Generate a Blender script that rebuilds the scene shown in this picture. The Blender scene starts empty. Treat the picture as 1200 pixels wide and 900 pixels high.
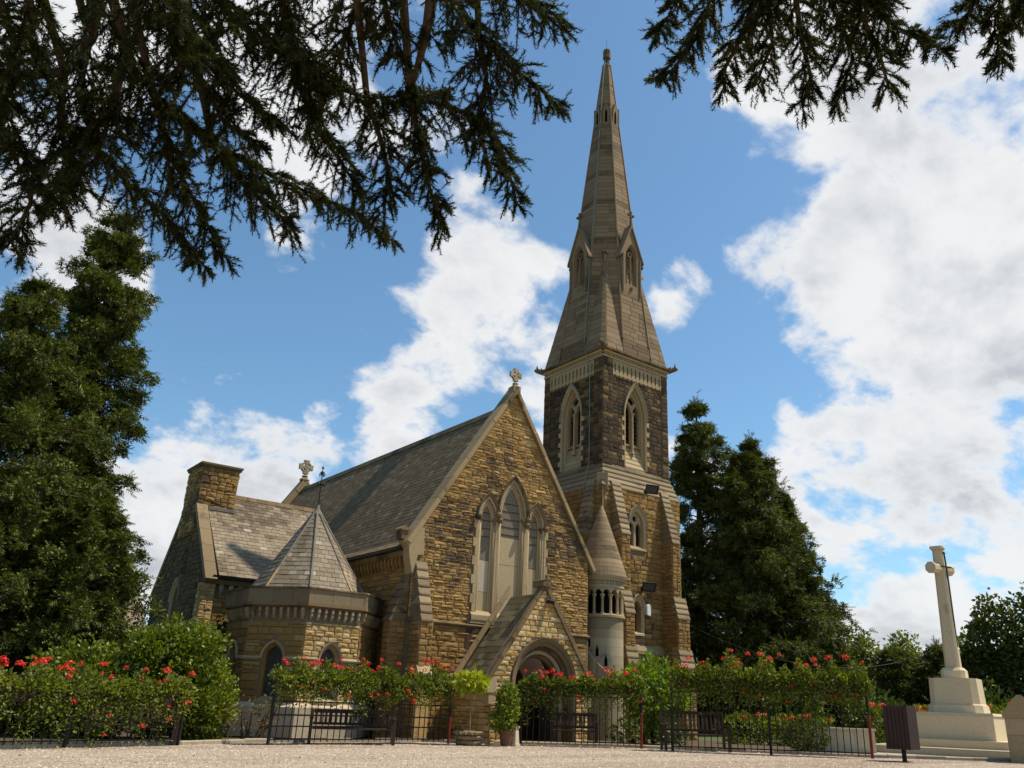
import bpy, bmesh, math, random
import numpy as np
from mathutils import Vector, Matrix
from mathutils.geometry import tessellate_polygon
random.seed(7)
RNG = np.random.default_rng(11)
S = bpy.context.scene
COL = S.collection
rad = math.radians

# ------------------------------------------------------------------ camera, sun, sky
cam_data = bpy.data.cameras.new("camera")
cam = bpy.data.objects.new("camera", cam_data)
COL.objects.link(cam)
CAM = (-12.8715, -22.35774, 1.0)
CR = (0.774473, -0.631908, 0.029713)
CU = (-0.248951, -0.261264, 0.932612)
CF = (0.581562, 0.72968, 0.359656)
cam.matrix_world = Matrix(((CR[0], CU[0], -CF[0], CAM[0]), (CR[1], CU[1], -CF[1], CAM[1]),
                           (CR[2], CU[2], -CF[2], CAM[2]), (0, 0, 0, 1)))
cam_data.sensor_width = 36.0
cam_data.lens = 36.0 * 980 / 1200
cam_data.shift_x = -40 / 1200
cam_data.clip_start = 0.1
cam_data.clip_end = 5000
S.camera = cam
S.view_settings.view_transform = 'Standard'
S.view_settings.look = 'None'
S.view_settings.exposure = 0.15
S.view_settings.gamma = 1.0
S.view_settings.use_curve_mapping = False

SUN = Vector((0.420, -0.233, 0.877)).normalized()
sl = bpy.data.lights.new("sun", 'SUN')
sl.energy = 5.0
sl.angle = rad(0.53)
sl.color = (1.0, 0.91, 0.75)
so = bpy.data.objects.new("sun", sl)
COL.objects.link(so)
so.rotation_euler = SUN.to_track_quat('Z', 'Y').to_euler()

W = bpy.data.worlds.new("World")
S.world = W
W.use_nodes = True
nt = W.node_tree
nt.nodes.clear()


class NG:
    """small helper that adds nodes to a tree and wires them"""
    def __init__(self, tree):
        self.t = tree

    def n(self, typ, props=None, **ins):
        nd = self.t.nodes.new(typ)
        for k, v in (props or {}).items():
            setattr(nd, k, v)
        for k, v in ins.items():
            key = int(k[1:]) if k[0] == 'i' and k[1:].isdigit() else k.replace('_', ' ')
            self.set(nd.inputs[key], v)
        return nd

    def set(self, sock, v):
        if isinstance(v, bpy.types.NodeSocket):
            self.t.links.new(v, sock)
        elif isinstance(v, bpy.types.Node):
            self.t.links.new(v.outputs[0], sock)
        else:
            sock.default_value = v

    def m(self, op, a, b=None, c=None, clamp=False):
        nd = self.t.nodes.new('ShaderNodeMath')
        nd.operation = op
        nd.use_clamp = clamp
        self.set(nd.inputs[0], a)
        if b is not None:
            self.set(nd.inputs[1], b)
        if c is not None:
            self.set(nd.inputs[2], c)
        return nd.outputs[0]

    def vm(self, op, a, b=None, out=0):
        nd = self.t.nodes.new('ShaderNodeVectorMath')
        nd.operation = op
        self.set(nd.inputs[0], a)
        if b is not None:
            self.set(nd.inputs[1], b)
        return nd.outputs[out]

    def step(self, v, a, b, lo=0.0, hi=1.0):
        nd = self.t.nodes.new('ShaderNodeMapRange')
        nd.interpolation_type = 'SMOOTHSTEP'
        self.set(nd.inputs[0], v)
        for i, x in enumerate((a, b, lo, hi)):
            self.set(nd.inputs[i + 1], x)
        return nd.outputs[0]

    def mix(self, fac, a, b, blend='MIX'):
        nd = self.t.nodes.new('ShaderNodeMix')
        nd.data_type = 'RGBA'
        nd.blend_type = blend
        self.set(nd.inputs[0], fac)
        for s, v in ((nd.inputs[6], a), (nd.inputs[7], b)):
            if isinstance(v, tuple) and len(v) == 3:
                v = (*v, 1)
            self.set(s, v)
        return nd.outputs[2]

    def noise(self, vec, scale, detail=4.0, rough=0.55, dist=0.0, dim='3D'):
        nd = self.t.nodes.new('ShaderNodeTexNoise')
        nd.noise_dimensions = dim
        self.set(nd.inputs['Vector'], vec)
        nd.inputs['Scale'].default_value = scale
        nd.inputs['Detail'].default_value = detail
        nd.inputs['Roughness'].default_value = rough
        nd.inputs['Distortion'].default_value = dist
        return nd.outputs[0]

    def ramp(self, fac, stops, interp='LINEAR'):
        nd = self.t.nodes.new('ShaderNodeValToRGB')
        nd.color_ramp.interpolation = interp
        el = nd.color_ramp.elements
        while len(el) < len(stops):
            el.new(0.5)
        for e, (p, c) in zip(el, stops):
            e.position = p
            e.color = (*c, 1) if len(c) == 3 else c
        self.set(nd.inputs[0], fac)
        return nd.outputs[0]


# each cloud bank: direction from the ground, cosine of its angular radius, weight
BLOBS = [([0.762, 0.331, 0.557], 0.97187, 1.3),
         ([0.841, 0.325, 0.432], 0.97187, 1.3),
         ([0.784, 0.427, 0.451], 0.98849, 1.17),
         ([0.721, 0.28, 0.634], 0.97729, 1.17),
         ([0.688, 0.401, 0.605], 0.99417, 1.04),
         ([0.731, 0.439, 0.522], 0.99604, 0.91),
         ([0.777, 0.481, 0.405], 0.99483, 1.04),
         ([0.822, 0.439, 0.363], 0.99348, 1.04),
         ([0.878, 0.36, 0.316], 0.98653, 1.17),
         ([0.692, 0.36, 0.626], 0.99348, 1.04),
         ([0.857, 0.467, 0.219], 0.99348, 1.0),
         ([0.806, 0.539, 0.246], 0.99708, 1.1),
         ([0.896, 0.395, 0.205], 0.9903, 1.0),
         ([0.853, 0.508, 0.121], 0.99483, 1.0),
         ([0.895, 0.422, 0.145], 0.99348, 1.05),
         ([0.491, 0.773, 0.402], 0.99274, 0.8),
         ([0.425, 0.81, 0.405], 0.99658, 0.72),
         ([0.541, 0.761, 0.358], 0.99604, 0.62),
         ([0.518, 0.721, 0.46], 0.99797, 0.75),
         ([0.522, 0.784, 0.337], 0.99483, 0.6),
         ([0.453, 0.729, 0.513], 0.99755, 0.95),
         ([0.547, 0.693, 0.47], 0.99836, 0.8),
         ([0.664, 0.59, 0.459], 0.99813, 1.2),
         ([0.627, 0.63, 0.458], 0.9987, 0.9),
         ([0.463, 0.836, 0.293], 0.99483, 1.0),
         ([0.376, 0.88, 0.289], 0.99836, 0.8),
         ([0.28, 0.935, 0.216], 0.9903, 1.05),
         ([0.222, 0.958, 0.181], 0.99483, 1.0),
         ([0.533, 0.795, 0.289], 0.99708, 0.85),
         ([0.073, 0.908, 0.414], 0.99417, 1.1),
         ([0.034, 0.896, 0.442], 0.99708, 0.85),
         ([0.277, 0.855, 0.437], 0.99883, 0.95),
         ([0.275, 0.753, 0.598], 0.99604, 0.8),
         ([0.212, 0.736, 0.643], 0.99708, 0.7),
         ([0.004, 0.842, 0.539], 0.99483, 0.7),
         ([0.083, 0.829, 0.553], 0.9987, 0.6),
         ([0.265, 0.707, 0.655], 0.99708, 0.6),
         ([0.576, 0.709, 0.407], 0.9987, 0.7),
         ([0.616, 0.47, 0.632], 0.99961, 0.85),
         ([0.629, 0.494, 0.6], 0.99979, 0.75),
         ([0.711, 0.494, 0.5], 0.99953, 0.75),
         ([0.716, 0.637, 0.284], 0.9987, 0.7),
         ([0.35, 0.912, 0.214], 0.99483, 1.0),
         ([0.692, 0.44, 0.572], 0.99604, 1.15),
         ([0.73, 0.481, 0.485], 0.99546, 1.15),
         ([0.813, 0.486, 0.322], 0.99483, 1.05),
         ([0.646, 0.436, 0.626], 0.99836, 1.0),
         ([0.854, 0.438, 0.28], 0.99604, 1.0),
         ([0.679, 0.35, 0.646], 0.99274, 1.55),
         ([0.768, 0.232, 0.597], 0.99196, 1.55),
         ([0.758, 0.308, 0.575], 0.98849, 1.55),
         ([0.819, 0.277, 0.503], 0.9903, 1.55),
         ([0.783, 0.369, 0.501], 0.98849, 1.55),
         ([0.847, 0.372, 0.38], 0.9903, 1.55)]
CLEAR = [([0.648, 0.526, 0.551], 0.9903, 0.6), ([0.52, 0.59, 0.618], 0.9903, 0.6), ([0.648, 0.711, 0.274], 0.9987, 0.0), ([0.768, 0.551, 0.328], 0.99604, 0.6), ([0.243, 0.912, 0.331], 0.98849, 0.5), ([0.351, 0.853, 0.386], 0.9987, 0.4), ([0.732, 0.568, 0.376], 0.99708, 0.5), ([0.413, 0.781, 0.468], 0.9987, 0.25)]

g = NG(nt)
sky = g.n('ShaderNodeTexSky', dict(sky_type='NISHITA', sun_disc=False, sun_elevation=rad(61.3),
                                   sun_rotation=math.atan2(SUN.x, SUN.y), altitude=50, air_density=1.0,
                                   dust_density=0.6, ozone_density=1.6))
tc = g.n('ShaderNodeTexCoord')
dirv = g.vm('NORMALIZE', tc.outputs['Generated'])
sx = g.n('ShaderNodeSeparateXYZ', i0=dirv)
zz = g.m('ADD', g.m('MAXIMUM', sx.outputs[2], 0.0), 0.48)
flat = g.n('ShaderNodeCombineXYZ', i0=g.m('DIVIDE', sx.outputs[0], zz), i1=g.m('DIVIDE', sx.outputs[1], zz), i2=0.37)
big = g.noise(flat, 2.1, 3.0, 0.5)
puffs = g.noise(flat, 6.2, 13.0, 0.57, 0.12)
field = g.m('MULTIPLY', g.m('SUBTRACT', big, 0.5), 0.5)
banks = 0.0
for d, cr, wgt in BLOBS:
    dot = g.vm('DOT_PRODUCT', dirv, d, 1)
    banks = g.m('MAXIMUM', banks, g.step(dot, 1.0 - (1.0 - cr) * 1.35, 1.0 - (1.0 - cr) * 0.05, 0.0, wgt))
for d, cr, wgt in CLEAR:
    dot = g.vm('DOT_PRODUCT', dirv, d, 1)
    field = g.m('SUBTRACT', field, g.step(dot, cr, 1.0 - (1.0 - cr) * 0.1, 0.0, wgt * 0.35))
# horizon carries more cloud, as the photograph does all round
low = g.step(sx.outputs[2], 0.40, 0.02, 0.0, 0.10)
field = g.m('ADD', g.m('ADD', field, low), g.m('MULTIPLY', banks, 0.36))
dens = g.m('ADD', field, g.m('MULTIPLY', g.m('SUBTRACT', puffs, 0.5), 1.9))
cover = g.step(dens, 0.12, 0.36)
shade_n = g.noise(g.vm('ADD', flat, (5.2, 1.3, 0.0)), 3.6, 8.0, 0.58, 0.2)
thick = g.m('MULTIPLY', g.step(dens, 0.22, 0.62), g.step(shade_n, 0.40, 0.66))
cloud_col = g.mix(thick, (9.3, 9.35, 9.4), (5.2, 5.5, 5.9))
sky_col = g.mix(1.0, sky.outputs[0], (1.22, 1.57, 1.62), 'MULTIPLY')
mixc = g.mix(g.m('MULTIPLY', cover, 0.96), sky_col, cloud_col)
bg = g.n('ShaderNodeBackground', Color=mixc, Strength=0.087)
wo = g.n('ShaderNodeOutputWorld', Surface=bg.outputs[0])


# ------------------------------------------------------------------ materials
MATS = {}


def new_mat(name):
    m = bpy.data.materials.new(name)
    m.use_nodes = True
    m.node_tree.nodes.clear()
    MATS[name] = m
    return m, NG(m.node_tree)


def finish(g, base, rough=0.85, bump=None, bump_strength=0.4, bump_dist=0.02, metallic=0.0, spec=0.3, trans=None):
    p = g.n('ShaderNodeBsdfPrincipled', Base_Color=base, Roughness=rough, Metallic=metallic)
    p.inputs['Specular IOR Level'].default_value = spec
    if bump is not None:
        b = g.n('ShaderNodeBump', Strength=bump_strength, Distance=bump_dist, Height=bump)
        g.t.links.new(b.outputs[0], p.inputs['Normal'])
    out = p.outputs[0]
    if trans is not None:
        tr = g.n('ShaderNodeBsdfTranslucent', Color=trans[1])
        mx = g.n('ShaderNodeMixShader', i0=trans[0], i1=p.outputs[0], i2=tr.outputs[0])
        out = mx.outputs[0]
    g.n('ShaderNodeOutputMaterial', Surface=out)


def rnd_of(g):
    ge = g.n('ShaderNodeNewGeometry')
    oi = g.n('ShaderNodeObjectInfo')
    r = g.m('FRACT', g.m('ADD', ge.outputs['Random Per Island'], g.m('MULTIPLY', oi.outputs['Random'], 7.31)))
    return r, ge.outputs['Position']


def stone_mat(name, stops, soot_col, soot_at, soot_w=0.18, soot_scale=0.55, zband=None, rough=0.9, fine=26.0, bump_s=0.6, grain=None):
    """rock-faced masonry: a tone per stone, soot in drifting patches, grain"""
    m, g = new_mat(name)
    r, pos = rnd_of(g)
    base = g.ramp(r, stops)
    big = g.noise(pos, soot_scale, 5.0, 0.6)
    v = g.m('ADD', g.m('MULTIPLY', big, 1.0), g.m('MULTIPLY', g.m('SUBTRACT', g.m('FRACT', g.m('MULTIPLY', r, 13.7)), 0.5), 0.22))
    if zband:
        sz = g.n('ShaderNodeSeparateXYZ', i0=pos)
        v = g.m('ADD', v, g.step(sz.outputs[2], zband[0], zband[1], zband[2], zband[3]))
        if len(zband) > 4:
            v = g.m('ADD', v, g.step(sz.outputs[2], zband[4], zband[5], 0.0, zband[6]))
    mp = g.n('ShaderNodeMapping', Vector=pos, Scale=(5.0, 5.0, 0.45))
    v = g.m('ADD', v, g.m('MULTIPLY', g.m('SUBTRACT', g.noise(mp.outputs[0], 1.3, 4.0, 0.6), 0.5), 0.30))
    soot = g.step(v, soot_at, soot_at + soot_w)
    col = g.mix(soot, base, soot_col)
    fn = g.noise(pos, fine, 6.0, 0.7)
    a = (0.45 if bump_s > 0.45 else 0.2) if grain is None else grain
    col = g.mix(1.0, col, g.ramp(fn, [(0.25, (1 - a, 1 - a * 1.05, 1 - a * 1.1)), (0.75, (1 + a * .65, 1 + a * .62, 1 + a * .56))]), 'MULTIPLY')
    finish(g, col, rough, fn, bump_s, 0.02)
    return m


def plain_mat(name, c1, c2, scale=8.0, rough=0.8, bump=0.15, metallic=0.0, spec=0.3, detail=6.0, streak=None):
    m, g = new_mat(name)
    ge = g.n('ShaderNodeNewGeometry')
    pos = ge.outputs['Position']
    nz = g.noise(pos, scale, detail, 0.6)
    col = g.ramp(nz, [(0.3, c1), (0.72, c2)])
    if streak:   # weather streaks that run down the face
        mp = g.n('ShaderNodeMapping', Vector=pos, Scale=(6.0, 6.0, 0.5))
        st = g.noise(mp.outputs[0], 1.6, 5.0, 0.65)
        col = g.mix(g.step(st, 0.5, 0.75, 0.0, streak[1]), col, streak[0])
    finish(g, col, rough, nz, bump, 0.02, metallic, spec)
    return m


GOLD = [(0.0, (0.27, 0.146, 0.042)), (0.3, (0.375, 0.218, 0.066)), (0.6, (0.45, 0.28, 0.094)), (0.85, (0.32, 0.18, 0.052)), (1.0, (0.54, 0.37, 0.155))]
GOLD2 = [(0.0, (0.225, 0.122, 0.034)), (0.4, (0.315, 0.182, 0.054)), (0.8, (0.26, 0.147, 0.042)), (1.0, (0.40, 0.255, 0.092))]
DARKB = [(0.0, (0.042, 0.026, 0.013)), (0.5, (0.070, 0.043, 0.020)), (0.85, (0.125, 0.076, 0.032)), (1.0, (0.23, 0.14, 0.05))]
ASH = [(0.0, (0.27, 0.205, 0.118)), (0.5, (0.345, 0.268, 0.16)), (1.0, (0.42, 0.335, 0.21))]
stone_mat('gable_stone', GOLD, (0.092, 0.062, 0.035), 0.46, 0.28, 0.42, (3.2, 5.6, -0.12, 0.07, 8.4, 10.6, -0.16))
stone_mat('gold_stone', GOLD2, (0.085, 0.062, 0.042), 0.66, 0.16, 0.6)
stone_mat('tower_stone', GOLD2, (0.07, 0.052, 0.038), 0.56, 0.16, 0.45)
stone_mat('belfry_stone', DARKB, (0.04, 0.029, 0.02), 0.62, 0.2, 0.5)
stone_mat('porch_stone', [(0.0, (0.4, 0.24, 0.081)), (0.5, (0.53, 0.346, 0.132)), (1.0, (0.63, 0.48, 0.255))], (0.16, 0.115, 0.068), 0.66, 0.15, 0.9)
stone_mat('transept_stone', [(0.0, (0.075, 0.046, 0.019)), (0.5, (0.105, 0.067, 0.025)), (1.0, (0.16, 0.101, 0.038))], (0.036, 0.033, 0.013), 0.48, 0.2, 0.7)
stone_mat('ashlar', ASH, (0.15, 0.125, 0.095), 0.60, 0.2, 0.9, fine=14.0, bump_s=0.2)
stone_mat('weathering_stone', [(0.0, (0.185, 0.132, 0.071)), (0.6, (0.246, 0.179, 0.101)), (1.0, (0.308, 0.227, 0.131))], (0.088, 0.064, 0.036), 0.56, 0.2, 0.9, fine=16.0, bump_s=0.3)
stone_mat('spire_stone', [(0.0, (0.196, 0.13, 0.072)), (0.5, (0.228, 0.154, 0.086)), (1.0, (0.265, 0.182, 0.104))], (0.122, 0.082, 0.045), 0.54, 0.22, 0.35, fine=14.0, bump_s=0.3)
stone_mat('spire_band', [(0.0, (0.125, 0.084, 0.043)), (1.0, (0.165, 0.111, 0.06))], (0.085, 0.06, 0.032), 0.55, 0.25, 0.5, fine=14.0, bump_s=0.3)
stone_mat('pale_ashlar', [(0.0, (0.345, 0.252, 0.134)), (1.0, (0.435, 0.329, 0.185))], (0.22, 0.154, 0.081), 0.62, 0.22, 1.2, fine=12.0, bump_s=0.15)
stone_mat('coping_stone', [(0.0, (0.27, 0.187, 0.094)), (1.0, (0.37, 0.264, 0.136))], (0.12, 0.089, 0.048), 0.54, 0.2, 0.8, fine=15.0, bump_s=0.3)
stone_mat('dark_moulding', [(0.0, (0.147, 0.098, 0.048)), (1.0, (0.221, 0.15, 0.073))], (0.055, 0.039, 0.021), 0.50, 0.2, 1.0, fine=15.0, bump_s=0.3)
stone_mat('memorial_stone', [(0.0, (0.58, 0.465, 0.295)), (1.0, (0.66, 0.541, 0.353))], (0.4, 0.294, 0.156), 0.66, 0.2, 1.6, fine=20.0, bump_s=0.1)
stone_mat('kerb_stone', [(0.0, (0.3, 0.247, 0.172)), (1.0, (0.42, 0.351, 0.246))], (0.16, 0.128, 0.082), 0.6, 0.2, 1.5, fine=18.0, bump_s=0.3)
stone_mat('plinth_stone', [(0.0, (0.483, 0.388, 0.264)), (1.0, (0.609, 0.504, 0.357))], (0.252, 0.194, 0.128), 0.62, 0.2, 1.1, fine=14.0, bump_s=0.2)
plain_mat('mortar', (0.13, 0.095, 0.055), (0.22, 0.165, 0.10), 12.0, 0.95, 0.3)
plain_mat('pale_mortar', (0.20, 0.165, 0.115), (0.30, 0.25, 0.18), 12.0, 0.95, 0.3)
plain_mat('dark_mortar', (0.20, 0.145, 0.08), (0.30, 0.225, 0.13), 12.0, 0.95, 0.3)
plain_mat('spire_joint', (0.10, 0.082, 0.058), (0.15, 0.122, 0.088), 10.0, 0.95, 0.3)
plain_mat('dark_void', (0.006, 0.005, 0.004), (0.012, 0.010, 0.008), 4.0, 1.0, 0.0, 0.0, 0.0)
plain_mat('mesh_guard', (0.13, 0.10, 0.065), (0.22, 0.175, 0.118), 40.0, 0.6, 0.2)
plain_mat('board', (0.36, 0.265, 0.14), (0.47, 0.355, 0.20), 20.0, 0.7, 0.1)
plain_mat('board_pale', (0.40, 0.325, 0.23), (0.50, 0.415, 0.30), 30.0, 0.7, 0.1)
plain_mat('lead', (0.15, 0.13, 0.105), (0.25, 0.22, 0.18), 5.0, 0.85, 0.1, 0.0, 0.1)
plain_mat('lead_stained', (0.34, 0.20, 0.07), (0.46, 0.30, 0.13), 5.0, 0.6, 0.1)
plain_mat('glass_dark', (0.012, 0.013, 0.014), (0.03, 0.03, 0.032), 3.0, 0.25, 0.02, 0.0, 0.5)
plain_mat('window_dark', (0.035, 0.033, 0.03), (0.07, 0.066, 0.058), 9.0, 0.5, 0.05)
plain_mat('black_metal', (0.014, 0.012, 0.011), (0.035, 0.028, 0.024), 14.0, 0.5, 0.1, 0.3)
plain_mat('red_paint', (0.16, 0.022, 0.010), (0.28, 0.04, 0.018), 9.0, 0.5, 0.1)
plain_mat('rust_metal', (0.09, 0.035, 0.018), (0.18, 0.07, 0.035), 18.0, 0.8, 0.2)
plain_mat('bench_wood', (0.035, 0.02, 0.012), (0.085, 0.05, 0.028), 18.0, 0.65, 0.2)
plain_mat('bin_wood', (0.03, 0.015, 0.011), (0.065, 0.034, 0.024), 22.0, 0.6, 0.2)
plain_mat('log_wood', (0.16, 0.10, 0.05), (0.34, 0.24, 0.13), 14.0, 0.85, 0.4)
plain_mat('door_wood', (0.05, 0.024, 0.014), (0.09, 0.045, 0.026), 16.0, 0.7, 0.2)
plain_mat('terracotta', (0.14, 0.065, 0.035), (0.22, 0.105, 0.06), 12.0, 0.8, 0.2)
plain_mat('bark', (0.035, 0.024, 0.016), (0.10, 0.07, 0.045), 9.0, 0.95, 0.6)
plain_mat('cedar_bark', (0.045, 0.03, 0.02), (0.12, 0.08, 0.05), 9.0, 0.95, 0.6)
plain_mat('copper_strip', (0.12, 0.21, 0.19), (0.18, 0.29, 0.26), 8.0, 0.6, 0.1)
plain_mat('white_plastic', (0.70, 0.69, 0.66), (0.78, 0.77, 0.74), 6.0, 0.4, 0.02)
plain_mat('bronze', (0.035, 0.03, 0.02), (0.07, 0.06, 0.04), 10.0, 0.5, 0.1, 0.4)
plain_mat('soil', (0.05, 0.032, 0.018), (0.12, 0.08, 0.045), 6.0, 0.95, 0.6)
plain_mat('grass_ground', (0.045, 0.065, 0.018), (0.10, 0.12, 0.035), 5.0, 0.95, 0.5)
plain_mat('paving', (0.30, 0.265, 0.215), (0.42, 0.375, 0.31), 4.0, 0.9, 0.2)
plain_mat('plaster', (0.50, 0.42, 0.30), (0.60, 0.52, 0.40), 4.0, 0.9, 0.1)


def slate_mat(name, stops, lichen, at, scale=0.5, rough=0.55, spec=0.4):
    m, g = new_mat(name)
    r, pos = rnd_of(g)
    base = g.ramp(r, stops)
    big = g.noise(pos, scale, 5.0, 0.62)
    v = g.m('ADD', big, g.m('MULTIPLY', g.m('SUBTRACT', g.m('FRACT', g.m('MULTIPLY', r, 17.3)), 0.5), 0.12))
    col = g.mix(g.step(v, at, at + 0.16), base, lichen)
    fn = g.noise(pos, 22.0, 6.0, 0.7)
    col = g.mix(1.0, col, g.ramp(fn, [(0.25, (0.7, 0.7, 0.7)), (0.75, (1.22, 1.22, 1.22))]), 'MULTIPLY')
    finish(g, col, rough, fn, 0.3, 0.015, 0.0, spec)


slate_mat('nave_slate', [(0.0, (0.122, 0.086, 0.047)), (0.5, (0.15, 0.11, 0.062)), (0.9, (0.175, 0.13, 0.075)), (1.0, (0.24, 0.191, 0.117))], (0.27, 0.228, 0.144), 0.70, 0.5, 0.85, 0.1)
slate_mat('grey_slate', [(0.0, (0.215, 0.162, 0.103)), (0.5, (0.257, 0.198, 0.132)), (0.9, (0.294, 0.233, 0.162)), (1.0, (0.441, 0.372, 0.275))], (0.095, 0.069, 0.039), 0.50, 0.36, 0.7, 0.2)
slate_mat('apse_slate', [(0.0, (0.184, 0.139, 0.089)), (0.5, (0.226, 0.176, 0.119)), (0.9, (0.268, 0.216, 0.149)), (1.0, (0.441, 0.372, 0.275))], (0.137, 0.103, 0.062), 0.62, 0.8, 0.7, 0.2)
slate_mat('porch_slate', [(0.0, (0.1, 0.078, 0.041)), (0.5, (0.14, 0.109, 0.061)), (1.0, (0.2, 0.162, 0.094))], (0.085, 0.067, 0.034), 0.55, 0.8, 0.8, 0.15)

m, g = new_mat('gravel')
ge = g.n('ShaderNodeNewGeometry')
pos = ge.outputs['Position']
vo = g.n('ShaderNodeTexVoronoi', Vector=pos, Scale=26.0)
n1 = g.noise(pos, 2.2, 6.0, 0.65)
n2 = g.noise(pos, 40.0, 3.0, 0.7)
col = g.ramp(vo.outputs['Color'], [(0.0, (0.26, 0.195, 0.14)), (0.35, (0.40, 0.315, 0.24)), (0.7, (0.47, 0.38, 0.295)), (1.0, (0.56, 0.475, 0.385))])
col = g.mix(1.0, col, g.ramp(n1, [(0.3, (0.78, 0.76, 0.73)), (0.7, (1.1, 1.08, 1.06))]), 'MULTIPLY')
trk = g.n('ShaderNodeMapping', Vector=pos, Rotation=(0, 0, 0.62), Scale=(0.05, 0.55, 1.0))
n3 = g.noise(trk.outputs[0], 1.0, 4.0, 0.6)
col = g.mix(1.0, col, g.ramp(n3, [(0.38, (0.74, 0.70, 0.65)), (0.52, (1.0, 1.0, 1.0)), (0.7, (1.08, 1.07, 1.06))]), 'MULTIPLY')
n4 = g.noise(pos, 9.0, 3.0, 0.7)
col = g.mix(g.step(n4, 0.66, 0.72, 0.0, 0.6), col, (0.10, 0.075, 0.045))
finish(g, col, 0.95, g.m('ADD', vo.outputs[0], g.m('MULTIPLY', n2, 0.5)), 1.0, 0.03)

m, g = new_mat('pebble')
r, pos = rnd_of(g)
finish(g, g.ramp(r, [(0.0, (0.10, 0.075, 0.055)), (0.2, (0.30, 0.235, 0.17)), (0.6, (0.43, 0.345, 0.265)), (1.0, (0.54, 0.46, 0.37))]), 0.9)


def leaf_mat(name, stops, trans_col, trans=0.3, rough=0.5, spec=0.3):
    m, g = new_mat(name)
    r, pos = rnd_of(g)
    big = g.noise(pos, 1.1, 3.0, 0.6)
    v = g.m('ADD', g.m('MULTIPLY', r, 0.65), g.m('MULTIPLY', g.m('SUBTRACT', big, 0.3), 0.75), None, True)
    col = g.ramp(v, stops)
    finish(g, col, rough, None, 0, 0, 0.0, spec, (trans, g.mix(1.0, col, trans_col, 'MULTIPLY')))


leaf_mat('cypress_leaf', [(0.0, (0.018, 0.024, 0.005)), (0.45, (0.058, 0.072, 0.012)), (0.8, (0.165, 0.185, 0.030)), (1.0, (0.24, 0.20, 0.06))], (1.5, 1.6, 0.4), 0.15, 0.6, 0.2)  # ramp widened so random leaves carry sun highlights and deep shade
leaf_mat('dark_cypress_leaf', [(0.0, (0.022, 0.027, 0.006)), (0.45, (0.068, 0.079, 0.015)), (0.85, (0.165, 0.175, 0.038)), (1.0, (0.21, 0.175, 0.06))], (1.4, 1.5, 0.5), 0.22, 0.6, 0.2)  # dark and bright ends stand in for shaded and sunlit foliage
leaf_mat('cedar_needle', [(0.0, (0.016, 0.021, 0.007)), (0.55, (0.034, 0.042, 0.010)), (0.85, (0.075, 0.082, 0.018)), (1.0, (0.13, 0.125, 0.03))], (1.5, 1.6, 0.45), 0.22, 0.6, 0.2)  # brightest stops paint sun-lit flecks among the needles
leaf_mat('laurel_leaf', [(0.0, (0.035, 0.050, 0.006)), (0.5, (0.135, 0.17, 0.015)), (1.0, (0.30, 0.33, 0.040))], (1.5, 1.6, 0.35), 0.3, 0.4, 0.4)
leaf_mat('bright_leaf', [(0.0, (0.10, 0.16, 0.02)), (0.6, (0.16, 0.23, 0.03)), (1.0, (0.22, 0.27, 0.05))], (1.5, 1.6, 0.35), 0.35, 0.5, 0.3)
leaf_mat('lime_leaf', [(0.0, (0.22, 0.26, 0.015)), (0.6, (0.34, 0.37, 0.025)), (1.0, (0.45, 0.45, 0.05))], (1.4, 1.4, 0.35), 0.35, 0.5, 0.3)
leaf_mat('basket_leaf', [(0.0, (0.030, 0.042, 0.007)), (0.5, (0.12, 0.15, 0.018)), (0.82, (0.25, 0.275, 0.040)), (1.0, (0.52, 0.48, 0.22))], (1.5, 1.5, 0.35), 0.35, 0.5, 0.3)  # contrast of lit and shaded leaves is put into this ramp
leaf_mat('hedge_leaf', [(0.0, (0.040, 0.056, 0.010)), (0.6, (0.075, 0.10, 0.016)), (1.0, (0.12, 0.145, 0.03))], (1.5, 1.6, 0.4), 0.25, 0.5, 0.3)
leaf_mat('broad_leaf', [(0.0, (0.10, 0.115, 0.018)), (0.6, (0.175, 0.19, 0.033)), (1.0, (0.25, 0.255, 0.055))], (1.5, 1.6, 0.4), 0.3, 0.5, 0.3)
leaf_mat('ivy_leaf', [(0.0, (0.02, 0.04, 0.01)), (1.0, (0.06, 0.09, 0.02))], (1.5, 1.6, 0.4), 0.2, 0.4, 0.3)
leaf_mat('dry_leaf', [(0.0, (0.08, 0.075, 0.02)), (0.5, (0.14, 0.11, 0.04)), (1.0, (0.20, 0.12, 0.06))], (1.4, 1.4, 0.5), 0.25, 0.6, 0.2)
leaf_mat('red_petal', [(0.0, (0.60, 0.018, 0.010)), (0.6, (0.78, 0.040, 0.020)), (1.0, (0.82, 0.14, 0.09))], (1.2, 0.6, 0.5), 0.25, 0.5, 0.3)

# ------------------------------------------------------------------ mesh helpers


class Fr:
    """a local frame: s along U, t along V, d outwards along N"""
    def __init__(self, O, U, N, V=(0, 0, 1)):
        self.k = 1.0
        self.O, self.U, self.V, self.N = Vector(O), Vector(U).normalized(), Vector(V).normalized(), Vector(N).normalized()

    def p(self, s, t, d=0.0):
        return self.O + (self.U * s + self.V * t + self.N * d) * self.k


WORLD = Fr((0, 0, 0), (1, 0, 0), (0, 1, 0))          # s=X, t=Z, d=Y


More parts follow.
